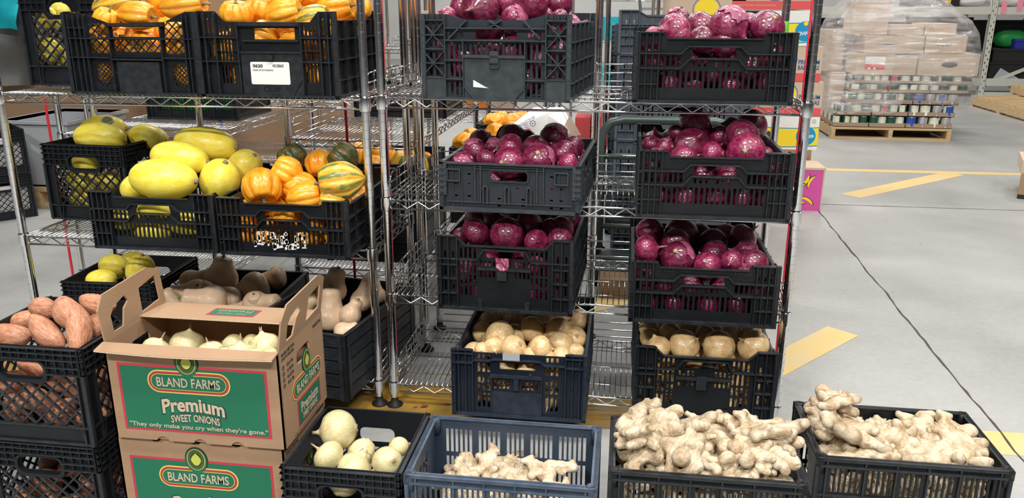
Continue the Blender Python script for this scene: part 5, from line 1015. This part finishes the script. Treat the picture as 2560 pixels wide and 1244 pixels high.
# left side background
cbox('cardboard_bin', -4.6, 3.3, 0, 2.0, 1.2, 1.5, 'card', 'big brown cardboard bin at the far left behind everything', 'bin', seam=False)
cbox('cardboard_bin', -2.5, 3.35, 0, 1.15, 1.1, 1.02, 'card', 'brown cardboard bin right of the big one behind the squash', 'bin', seam=False)
for k, (z, l) in enumerate(((0, 'lower black milk crate of pale packages at the left edge'), (.27, 'upper black milk crate of pale packages at the left edge'))):
    put(f'L{k}', 'milk', -3.05, 1.83, z, .33, .33, .265, 'black', l, rz=50, name='milk_crate', group='milk crates at the left edge'); tag(MB().box(.03, .30, .03, .30, 0, .19).build('pale_package', M['cyan' if False else 'film2'], None, CR_[f'L{k}'][0].location+Vector((0, 0, .012)), (0, 0, math.radians(50))), f'pale blue white package inside the {("lower", "upper")[k]} milk crate at the left edge', 'package')
for k, (z, l) in enumerate(((0, 'lowest black milk crate cut by the left photo edge'), (.27, 'black milk crate cut by the left photo edge, upper'))): put(f'LL{k}', 'milk', -3.30, 1.50, z, .33, .33, .265, 'black', l, rz=50, name='milk_crate', group='milk crates at the left edge')
def pallet(x, y, z, w_, d, h, label, rz=0, group='wooden pallets'):
    e = empty('wooden_pallet', (x, y, z), math.radians(rz), label, 'pallet', group); bt = h*.17
    for k in range(3): MB().box(w_*k/2-(.038*k/2), w_*k/2-(.038*k/2)+.038, 0, d, bt, h-bt).build('stringer', M['wood'], e)
    n = max(5, int(d/.16))
    for k in range(n): y0 = (d-.09)*k/(n-1); MB().box(0, w_, y0, y0+.09, h-bt, h).build('deck_board', M['wood'], e)
    for k in range(3): y0 = (d-.09)*k/2; MB().box(0, w_, y0, y0+.09, 0, bt).build('bottom_board', M['wood'], e)
    return e
pallet(-3.5, 2.30, 0, 1.0, 1.0, .12, 'wooden pallet under the grey tote at left')
tt = empty('plastic_tote', (-3.22, 2.36, .121), 0, 'light grey plastic tote with a purple label, left background', 'tote'); tb = MB(); W_, D_, H_ = .46, .62, .42
for a in ((0, W_, 0, .008), (0, W_, D_-.008, D_), (0, .008, .008, D_-.008), (W_-.008, W_, .008, D_-.008)): tb.box(*a, 0, H_)
tb.box(0, W_, 0, D_, 0, .01).build('tub', M['greytote'], tt); MB().ext(panel(rect(-.02, W_+.02, -.02, D_+.02), [rect(.008, W_-.008, .008, D_-.008)], .02), lambda x, y, z: (x, z, H_-.02+y)).build('rim', M['greytote'], tt); MB().box(W_+.0005, W_+.002, .22, .42, .14, .28).build('purple_label', M['purple'], tt); letters(tt, 'f', .30, .22, .03, .06, 'white', -.0035, (0, 0, PI/2), (W_, 0, 0))
pa = [(-1.0, .0, 1.0), (0, .0, 1.02)]
gs = MB(); n = 14
for j in range(n+1):
    for i in range(n+1): gs.v.append((-.45+.9*i/n, .05*math.sin(i*1.1)+.03*math.sin(j*.8), .75*j/n))
gs.f = [(j*(n+1)+i, j*(n+1)+i+1, (j+1)*(n+1)+i+1, (j+1)*(n+1)+i) for j in range(n) for i in range(n)]; gs.m = [0]*len(gs.f)
pp = U(75, 215, Y=3.2); o = gs.build('plastic_sheet', M['greysheet'], None, True, (pp.x-.45, 3.2, pp.z)); tag(o, 'dark grey plastic sheet draped down the cardboard bin at far left', 'sheet')
o = MB(); 
for j in range(9):
    for i in range(9): o.v.append((-.3+.6*i/8, .03*math.sin(i*1.3+j), .42*j/8-.14*(i/8)+.02*math.sin(i)))
o.f = [(j*9+i, j*9+i+1, (j+1)*9+i+1, (j+1)*9+i) for j in range(8) for i in range(8)]; o.m = [0]*64
pp = U(50, 75, Y=3.08); tag(o.build('cloth_bag', M['teal'], None, True, (pp.x-.3, 3.08, pp.z+.12)), 'bright turquoise cloth bag hanging at the top left corner', 'bag')
# aisle and far shelves
wb = empty('cardboard_box', (.46, .80, .62), math.radians(8), 'white folded-open produce box with blue printing behind the folding crate', 'box')
M['whitecard'] = mat('white_cardboard', (.72, .72, .70), .8)
b = MB(); P3 = [U(1248, 336, Y=.95), U(1335, 268, Y=1.05), U(1402, 268, Y=1.05), U(1436, 338, Y=.95)]; base_z = .412
wb.location = (0, 0, 0); wb.rotation_euler = (0, 0, 0)
f = [tuple(p) for p in P3]; g = [(p[0]+.01, p[1]+.006, p[2]) for p in f]; lo = [(f[0][0], f[0][1], base_z), (f[3][0], f[3][1], base_z)]; lg = [(p[0], p[1]+.006, p[2]) for p in lo]
b.add([lo[0], lo[1], f[3], f[2], f[1], f[0]]+[lg[0], lg[1], g[3], g[2], g[1], g[0]], [(0, 1, 2, 3, 4, 5), (11, 10, 9, 8, 7, 6)]+[(k, k+6, (k+1) % 6+6, (k+1) % 6) for k in range(6)]).build('front_flap', M['whitecard'], wb)
MB().box(lo[0][0], lo[1][0], f[0][1]+.01, f[0][1]+.25, base_z, base_z+.22).build('carton_body', M['whitecard'], wb)
q = [U(1412, 312, Y=.93), U(1424, 288, Y=.93), U(1452, 338, Y=.93), U(1432, 338, Y=.93)]; MB().add([tuple(p) for p in q]+[(p[0], p[1]+.006, p[2]) for p in q], [(0, 3, 2, 1), (4, 5, 6, 7), (0, 1, 5, 4), (1, 2, 6, 5), (2, 3, 7, 6), (3, 0, 4, 7)]).build('brown_flap', M['cardpale'], wb)
tl = (P3[0]+P3[3])/2
def onflap(px, py): 
    return U(px, py, Y=.995)
for t, px, py, wd, h, rot in (('PRODUCE OF USA', 1319, 301, .075, .012, .55),):
    p = onflap(px, py); c, s_ = math.cos(rot), math.sin(rot); MB().ext(text_mb(t, wd, h, .01), lambda x, y, z: (p[0]+x*c-z*s_, p[1]-.030+y, p[2]+x*s_+z*c)).build('lettering', M['blueink'], wb)
for px, py, r in ((1334, 306, .012), (1318, 312, .008)):
    p = onflap(px, py); plate(wb, circle(p[0], p[2], r, r), 'blueink', p[1]-.030, name='recycling_mark', holes=[circle(p[0], p[2], r*.8, r*.8)]); plate(wb, circle(p[0], p[2], r*.4, r*.35, 3), 'blueink', p[1]-.030, name='recycling_mark')
p = onflap(1323, 325); plate(wb, circle(p[0], p[2], .012, .011), 'bred', p[1]-.030, name='red_dot')
# far coloured packages on the aisle shelves
r_ = random.Random(4); colr = ['blue', 'teal', 'cardpale', 'greeng', 'white', 'bred', 'byel', 'cyan', 'greytote', 'orange', 'cardpale', 'white']
wd_ = dict(blue='dark blue', teal='turquoise', cardpale='pale brown', greeng='green', white='white', bred='red', byel='yellow', cyan='light cyan', greytote='grey', orange='orange')
def packs(x0, x1, y, z, n, hmin, hmax, where, cols=None, d=.25):
    w1 = (x1-x0)/n
    for k in range(n):
        c = (cols or colr)[k % len(cols or colr)]; h = r_.uniform(hmin, hmax); tag(MB().box(0, w1*.86, 0, d, 0, h).build('package', M[c], None, (x0+k*w1, y, z)), f'{wd_[c]} package, {ordn(k+1, n)} on {where}', 'package', 'coloured packages on far shelves')
unit(.42, 5.3, 1.25, .5, 1.95, [1.28, .92, .52, .12], 'farthest wire shelving unit straight down the aisle', 0, [], [.92], 'wire shelving units in the rows behind')
packs(.47, 1.6, 5.35, .955, 7, .16, .27, 'the middle far aisle shelf', ['teal', 'cardpale', 'blue', 'blue', 'orange', 'white', 'greytote'])
packs(.47, 1.6, 5.35, 1.315, 8, .12, .2, 'the top far aisle shelf', ['white', 'greeng', 'byel', 'white', 'bred', 'greytote', 'greeng', 'white'])
packs(.47, 1.6, 5.35, .555, 7, .10, .16, 'the low far aisle shelf', ['cyan', 'white', 'orange', 'cyan', 'white', 'greytote', 'byel'])
unit(.28, 3.0, .60, 1.1, 1.95, [1.42, .70, .30], 'wire shelving unit in the aisle with snack packets, left of banana boxes', 0, [], [.70], 'wire shelving units in the rows behind')
packs(.38, .84, 3.05, .335, 4, .16, .22, 'the snack shelf bottom level', ['bred', 'bred', 'byel', 'blue']); packs(.34, .86, 3.05, .735, 5, .06, .10, 'the snack shelf upper level', ['orange', 'white', 'cyan', 'greeng', 'byel'])
sl = empty('steel_ladder', (.95, 4.3, 0), math.radians(14), 'silver rolling ladder leaning in the aisle behind the shelves', 'ladder')
for x in (0, .40): MB().tube([(x, 0, 0), (x, .9, 1.7)], .014, 8).build('rail', M['chrome'], sl, True)
for k in range(1, 7): MB().box(0, .40, .9*k/7-.05, .9*k/7+.05, 1.7*k/7-.01, 1.7*k/7+.01).build('step', M['dullmetal'], sl)
for k, (x, z0, z1) in enumerate(((-.28, 1.2, 1.75), (.05, 1.15, 1.75))):
    pass
# top left-middle: bright goods on the row behind
packs(-.50, -.06, .72, 1.385, 3, .16, .22, 'the top of the shelves behind the middle posts', ['white', 'cardpale', 'white'], .5)
packs(.06, .44, .80, .834, 1, .10, .12, 'the shelf right behind the middle posts', ['white'], .4) if False else None
unit(-.58, 2.45, .82, .5, 1.95, [1.35, 1.02, .62, .25], 'wire shelving unit glimpsed between the left and right units', 0, [], [1.02], 'wire shelving units in the rows behind')
packs(-.55, .22, 2.50, 1.055, 5, .10, .20, 'the glimpsed middle unit upper shelf', ['cardpale', 'white', 'orange', 'white', 'cardpale']); packs(-.55, .22, 2.50, .655, 5, .12, .22, 'the glimpsed middle unit lower shelf', ['orange', 'cardpale', 'orange', 'cardpale', 'white'])
for k, (px, py, Yd, sx, sy, sz, sd) in enumerate([(345, 330, 2.35, .26, .20, .06, 1), (395, 318, 2.6, .24, .2, .07, 2), (310, 330, 2.7, .2, .2, .05, 3)]):
    p = U(px, py, Y=Yd); sack('pale_sack', p[0], p[1], .734+.0*k, sx, .16, sz, 'film2', ('pale pink white sack behind the yellow squash, nearest', 'pale sack behind the yellow squash, right one', 'pale sack behind the yellow squash, left one')[k], sd)
unit(-2.40, 2.06, 1.7, .95, 1.9, [.70, .30], 'wire shelving unit carrying pale sacks behind the milk crate', 0, [], [], 'wire shelving units in the rows behind')
# ---------------------------------------------------------------- wrapped pallet of cans
pallet(2.70, 5.95, 0, 1.10, 1.15, .115, 'wooden pallet under the plastic-wrapped load of cans')
canm = {}
def can_mesh(c):
    if c not in canm:
        b = MB().lathe([(.037, 0), (.039, .002), (.039, .006), (.0385, .007), (.0385, .079), (.039, .08), (.039, .084), (.036, .085)], 14); b.m = [0]*len(b.f)
        for i, f_ in enumerate(b.f):
            zz = sum(b.v[j][2] for j in f_)/len(f_); b.m[i] = 0 if (zz < .007 or zz > .0795) else (1 if (i % 14) not in (9, 10, 11) else 2)
        canm[c] = b.mesh('can', [M['cans'], M[c[0]], M[c[1]]], True)
    return canm[c]
def case(x0, x1, y, z, h, c, label, d=.30, nfront=4, side=True):
    e = empty('can_case', (x0, y, z), 0, label, 'case of cans', 'cases of cans on the wrapped pallet'); w_ = x1-x0-.006; t = h*.38
    MB().box(0, w_, 0, .004, 0, t).box(0, w_, d-.004, d, 0, t).box(0, .004, .004, d-.004, 0, t).box(w_-.004, w_, .004, d-.004, 0, t).box(0, w_, 0, d, 0, .004).build('tray', M['tray'], e)
    s = (h-.008)/.085; n = nfront; px = w_/n; r_2 = min(px*.5/.039, s*1.15)
    for i in range(n):
        for j in range(3 if side and i == 0 else 1):
            cc = c[(i+j) % len(c)]; o = link('can', can_mesh(cc), e, (px*(i+.5), .045+j*.09, .004), (0, 0, r_.uniform(0, 6.28))); o.scale = (min(px*.5, .048)/.0395,)*2+(s,)
    return e
GR_ = [('canw', 'cang'), ('cang', 'canw'), ('canw', 'canw'), ('cang', 'canr')]; BL_ = [('canb', 'canw'), ('cans', 'cans'), ('canw', 'canb'), ('cans', 'canw')]
lay = [(.117, .108, [(2.715, 3.045, GR_), (3.05, 3.38, GR_[::-1]), (3.385, 3.81, BL_)], 5.97, 'bottom layer'), (.227, .108, [(2.73, 3.055, GR_), (3.06, 3.39, GR_[2:]+GR_[:2]), (3.395, 3.82, BL_[::-1])], 5.97, 'second layer'), (.337, .105, [(2.84, 3.16, GR_[1:]+GR_[:1]), (3.165, 3.43, GR_), (3.435, 3.85, BL_)], 6.0, 'third layer'),
       (.444, .085, [(2.86, 3.19, GR_), (3.195, 3.57, GR_[3:]+GR_[:3]), (3.575, 3.92, GR_)], 6.0, 'fourth layer'), (.531, .078, [(2.88, 3.20, BL_[1:]+GR_), (3.205, 3.58, GR_[3:]+GR_[:3]), (3.585, 3.95, GR_)], 6.0, 'fifth layer')]
for z, h, its, y, nm in lay:
    for k, (a, b_, c) in enumerate(its):
        for row in range(2):
            if row == 0 or k == 0: case(a, b_, y+row*.34, z, h, c, f'case of {"blue and silver" if c[0] in BL_ else "cream and green"} cans, {("left", "middle", "right")[k]} of {nm}'+(', behind it at the side' if row else ''), side=(k == 0))
    tag(MB().box(its[0][0]+.335, its[-1][1]-.01, y+.34, y+.95, z, z+h-.004).build('inner_carton', M['tray'], None), f'inner cartons behind the {nm} of cans on the wrapped pallet', 'carton')
def mk(e, kind_):
    pass
LB = [(2.87, 3.21, 6.0, .612, .40, .195, 'tan carton with a red and white label, under the wrap', 'r'), (3.215, 3.42, 6.02, .612, .35, .185, 'short carton of cans in the middle of the wrapped load', 'c'), (3.43, 3.96, 5.98, .612, .45, .200, 'wide tan carton with a hand hole at right of wrapped load', 'h'),
      (2.93, 3.46, 6.02, .81, .42, .165, 'long tan carton with blue tape on the wrapped load', 'b'), (3.47, 3.83, 6.0, .816, .42, .16, 'tan carton with blue writing, upper right of wrapped load', 'w'), (2.82, 3.14, 6.1, .98, .35, .30, 'tall tan carton on top of the wrapped load, cut by photo top', ''), (3.15, 3.45, 6.05, .98, .35, .09, 'flat pale carton on the middle top of wrapped load', ''), (3.46, 3.74, 6.05, .98, .40, .105, 'tan carton with a round stamp on the wrapped load top', 's'), (2.66, 2.85, 6.45, .612, .40, .40, 'brown carton on the left rear of the wrapped load', ''), (2.72, 2.86, 6.30, .117, .5, .49, 'tall brown carton at the left rear side of wrapped load', '')]
for x0, x1, y, z, d, h, lab, k in LB:
    e = cbox('cardboard_box', x0, y, z, x1-x0, d, h, 'cardpale', lab, group='cartons on the wrapped pallet')
    if k == 'r': plate(e, rect(.08, .26, .08, .17), 'white', -.001, name='paper_label'); plate(e, rect(.08, .26, .05, .10), 'bred', -.0016, name='printed_band'); plate(e, circle(.12, .06, .012, .01), 'white', -.0022, name='printed_dot'); plate(e, circle(.17, .06, .012, .01), 'white', -.0022, name='printed_dot')
    if k == 'h': plate(e, circle(.27, .10, .07, .022), 'ink', -.001, name='hand_hole'); plate(e, circle(.27, .105, .074, .03), 'tray', -.0006, name='printed_shape')
    if k == 'w': [plate(e, rect(.10+.022*q, .118+.022*q, .066+.004*(q % 2), .078), 'blueink', -.001, name='blue_print') for q in range(6)]; plate(e, circle(.07, .12, .022, .022), 'tray', -.001, holes=[circle(.07, .12, .017, .017)], name='round_stamp')
    if k == 's': plate(e, circle(.06, .05, .02, .02), 'tray', -.001, holes=[circle(.06, .05, .014, .014)], name='round_stamp')
    if k == 'b': plate(e, [(.09, .085), (.20, .09), (.30, .082), (.20, .078)], 'blueink', -.001, name='blue_tape')
# stretch wrap round the load
ring = [(2.60, 6.0), (2.63, 5.95), (2.80, 5.935), (3.2, 5.925), (3.7, 5.925), (3.93, 5.94), (4.0, 6.0), (4.0, 6.5), (3.97, 7.0), (3.3, 7.05), (2.68, 7.02), (2.60, 6.5)]
lv = [(.25, .985), (.38, 1.0), (.50, 1.0), (.64, 1.0), (.78, .99), (.90, .955), (1.0, .93), (1.10, .86), (1.22, .70), (1.33, .55)]; b = MB(); n = 8; cx_, cy_ = 3.3, 6.45; rr = random.Random(2); m_ = len(ring)*n
for z, s in lv:
    for i in range(len(ring)):
        for k in range(n):
            p, q = ring[i], ring[(i+1) % len(ring)]; t = k/n; x = p[0]+(q[0]-p[0])*t; y = p[1]+(q[1]-p[1])*t; j = rr.uniform(-.004, .004)
            x2 = cx_+(x-cx_)*s-.06*(1-s)*3; y2 = cy_+(y-cy_)*(s+.3*(1-s)); b.v.append((x2+j, y2+j, z+rr.uniform(-.015, .015)+(.12 if z < .3 and x > 3.3 else 0)))
b.f = [(i*m_+k, i*m_+(k+1) % m_, (i+1)*m_+(k+1) % m_, (i+1)*m_+k) for i in range(len(lv)-1) for k in range(m_)]; b.m = [0]*len(b.f)
tag(b.build('stretch_wrap', M['film'], None, True), 'clear plastic stretch wrap around the pallet load of cans', 'plastic wrap')
# ---------------------------------------------------------------- pallet rack and goods at the right
pr_ = empty('pallet_rack', (5.66, 10.2, 0), 0, 'ivory steel pallet rack at the right background', 'rack')
def perf_post(x, y, nm='upright'):
    b = MB().ext(panel(rect(0, .085, 0, 2.6), [rrect(.022, .034, z, z+.03, .004, 2) for z in [.06+.10*i for i in range(25)]]+[rrect(.055, .067, z, z+.03, .004, 2) for z in [.11+.10*i for i in range(24)]], .004), lambda a, c, d: (x+a, y+c, d)); b.box(x, x+.004, y, y+.07, 0, 2.6).box(x+.081, x+.085, y, y+.07, 0, 2.6).box(x-.02, x+.105, y-.02, y+.10, 0, .008); return b.build(nm, M['rackm'], pr_)
for x, y in ((0, 0), (0, 1.0), (2.6, 0), (2.6, 1.0), (-2.6, 0), (-2.6, 1.0)): perf_post(x, y)
for z in (.16, 1.13):
    for x0, x1 in ((.085, 2.6), (-2.515, 0)):
        for y in (-.01, 1.0): MB().box(x0, x1, y, y+.045, z, z+.10).build('beam', M['rackm'], pr_)
        MB().box(x0, x1, .04, .99, z+.088, z+.098).build('deck', M['dullmetal'], pr_)
MB().bar((.09, .16), (1.1, .62), .045, .05, .08).build('brace', M['rackm'], pr_); MB().box(.085, 2.6, -.005, .03, .03, .07).build('guard_rail', M['rackm'], pr_)
def rbox(x, y, z, w_, d, h, m, lab, nm='storage_bin'): 
    e = empty(nm, (x, y, z), 0, lab, 'bin', 'goods on the pallet rack'); MB().ext(panel(rect(0, w_, 0, h), [], .01), lambda a, b_, c: (a, b_, c)).box(0, w_, .01, d, 0, h-.01).build('tub', M[m], e); MB().box(-.01, w_+.01, -.01, d+.01, h-.03, h).build('lid', M[m], e); return e
for k in range(6): rbox(3.2+k*.83, 11.12 if False else 10.78, .262, .80, .38, (.80, .74, .82, .78, .80, .76)[k], 'dark', f'tall black bin at the back of the low rack level, {ordn(k+1, 6)}')
for k, (x, w_, z, h, m, lab) in enumerate([(3.25, .55, .262, .30, 'dark', 'black bin on the low rack deck, leftmost'), (3.85, .6, .262, .42, 'dark', 'black bin on the low rack deck, second'), (4.5, .55, .262, .36, 'dark', 'black bin on the low rack deck, third'), (5.10, .52, .262, .42, 'dark', 'black bin just left of the ivory rack post'), (5.80, .6, .262, .22, 'dark', 'low black bin just right of the ivory rack post'), (6.45, .7, .262, .30, 'dark', 'black bin right of the rack brace'), (5.82, .5, .484, .18, 'dark', 'small black bin stacked right of the ivory rack post')]): rbox(x, 10.3, z, w_, .44, h, m, lab)
bb = rbox(6.1, 10.32, .665, .30, .3, .13, 'blue', 'blue tub among black goods on the rack')
gb = sack('green_bundle', 6.12, 10.58, .67, .20, .14, .12, 'greeng', 'green bundle behind the blue tub on the rack', 5); gb['category'] = 'bundle'; gb['group'] = 'goods on the pallet rack'
t_ = MB().tube([(.13*math.cos(a), 0, .13*math.sin(a)+.15) for a in [2*PI*k/20 for k in range(20)]], .035, 8, True).build('yellow_hose_coil', M['yellow'], None, True, (6.42, 10.5, .565)); tag(t_, 'yellow coiled hose on the rack beside the blue tub', 'hose')
o = MB().box(0, .35, 0, .01, 0, .16).build('grey_panel', M['greytote'], None, (5.86, 10.26, .262), (0, .5, 0)); tag(o, 'tilted grey board in front of black bins on the rack', 'board')
for k, (x, w_, h, m, lab) in enumerate([(4.95, .62, .12, 'dark', 'black case with yellow sticker on the upper rack beam level'), (5.6-.02, .0, 0, 'white', '')][:1]): e = rbox(x-.3, 10.3, 1.232, w_, .6, h+.05, m, lab); plate(e, rect(.42, .50, .05, .09), 'yellow', -.014, name='yellow_sticker')
for k, (x, lab) in enumerate(((5.33, 'white plastic bag on the upper rack level, left one'), (5.85, 'white plastic bag on the upper rack level, right one'), (6.35, 'white bag farthest right on the upper rack level'))): o = sack('white_bag', x+.12, 10.5, 1.232, .22, .2, .09, 'white', lab, k+7); o['category'] = 'bag'; o['group'] = 'goods on the pallet rack'
for k, x in enumerate((5.80, 6.0, 6.28)): tag(MB().box(0, .07, 0, .002, 0, .16).build('price_tag', M['pinkp'], None, (x-.02, 10.186, 1.14+.03*(k % 2))), f'pink paper tag on the upper rack beam, {("left", "middle", "right")[k]} one', 'tag', 'pink paper tags')
pallet(5.15, 7.4, 0, 1.25, 1.7, .135, 'empty wooden pallet on the floor beside the rack'); 
pl = pallet(5.7, 8.3, .136, 1.2, 1.0, .12, 'second empty wooden pallet lying on the first by the rack')
cbox('cardboard_box', 3.345, 3.46, .03, .45, .40, .14, 'card', 'brown carton cut by the right photo edge, lowest', rz=-25, group='cartons at the right edge'); cbox('cardboard_box', 3.35, 3.48, .171, .45, .40, .085, 'cardpale', 'pale carton cut by the right photo edge, middle', rz=-20, group='cartons at the right edge'); cbox('cardboard_box', 3.37, 3.48, .258, .42, .38, .07, 'tray', 'brown carton cut by the right photo edge, top', rz=-28, group='cartons at the right edge')
tag(MB().box(0, .5, 0, .4, 0, .03).build('dark_mat', M['dark'], None, (3.345, 3.46, 0), (0, 0, math.radians(-25))), 'dark slab under the cartons at the right photo edge', 'slab')
sk_ = sack('yellow_bundle', 3.62, 3.55, .33, .16, .14, .05, 'yellow', 'yellow bundle on top of the cartons at the right edge', 12); sk_['category'] = 'bundle'; sk_['group'] = 'cartons at the right edge'
# floor litter
r_ = random.Random(12)
for k, (px, py) in enumerate([(2060, 575), (2205, 545), (2300, 610), (2110, 740), (2145, 770), (2085, 655), (2230, 730)]):
    p = U(px, py, Z=0); s = r_.uniform(.006, .012); tag(MB().add([(0, 0, .001), (s, .3*s, .002), (s*.8, s, .001), (.1*s, .7*s, .003)], [(0, 1, 2, 3)]).build('paper_scrap', M['white' if k % 2 else 'tray'], None, (p[0], p[1], 0.0)), f'tiny scrap of litter on the concrete floor, {ORD[k+1] if k else "first"} of seven', 'litter', 'floor litter')
bpy.context.view_layer.update()

b_ = MB().box(0, .5, 0, .12, 0, .09).build('timber_block', M['darkwood'], None, (.62, 1.10, 0)); tag(b_, 'old timber block on the floor seen under the wire shelf gap', 'timber')

for lab, px, py, rx, rz_, mm, colr2 in (('yellow spaghetti squash, leftmost in front row, the heaped', 384, 486, .019, .0085, 'tubergreen', 'greytote'), ('yellow spaghetti squash, leftmost in second row, second-shelf milk', 268, 300, .021, .021, 'greytote', 'tubergreen'), ('yellow spaghetti squash, only in second row, second-shelf milk', 268, 300, .021, .021, 'greytote', 'tubergreen'), ('yellow spaghetti squash, leftmost in front row, second-shelf milk', 284, 318, .016, .012, 'greytote', 'white')):
    for o in [q for q in SC.objects if str(q.get('label', '')).startswith(lab)][:1]:
        mi = o.matrix_world.inverted(); a = mi @ Vector(CAM_P); d = (mi.to_3x3() @ (U(px, py, Y=.6)-Vector(CAM_P))).normalized(); ok, loc, nrm, _i = o.ray_cast(a, d)
        if ok:
            wl = o.matrix_world @ loc; wn = (o.matrix_world.inverted().transposed().to_3x3() @ nrm).normalized(); qt = wn.to_track_quat('Z', 'Y'); c = MB()
            for sc_, zz, in ((1.0, .0012), (.8, .0016)):
                for k in range(20): c.v.append((rx*sc_*math.cos(2*PI*k/20), rz_*sc_*math.sin(2*PI*k/20), zz-.25*(rx*sc_*math.cos(2*PI*k/20))**2/.06))
            c.v += [(0, 0, .0016)]; c.f = [(k, (k+1) % 20, 20+(k+1) % 20, 20+k) for k in range(20)]+[(20+k, 20+(k+1) % 20, 40) for k in range(20)]; c.m = [0]*20+[1]*20
            s_ = c.build('produce_sticker', [M[mm], M[colr2]], o); s_.matrix_parent_inverse = mi; s_.matrix_basis = Matrix.Translation(wl) @ qt.to_matrix().to_4x4()

gp = U(1968, 70, Y=.446); ru = [o for o in SC.objects if o.name == 'wire_shelving_unit'][0]; MB().lathe([(.0134, -.02), (.0138, -.019), (.0138, .019), (.0134, .02)], 16).build('green_tape', M['green'], ru, True, (1.19, .446, gp.z))
bp_ = U(552, 300, Y=1.25); be = empty('blue_strap', (bp_.x, 1.25, bp_.z-.12), 0, 'dark blue strap hanging far behind the yellow squash', 'strap'); MB().box(-.008, .008, -.003, .003, 0, .55).build('strap', M['blue'], be); MB().box(-.012, .012, -.005, .005, .55, .58).build('clip', M['blue'], be)
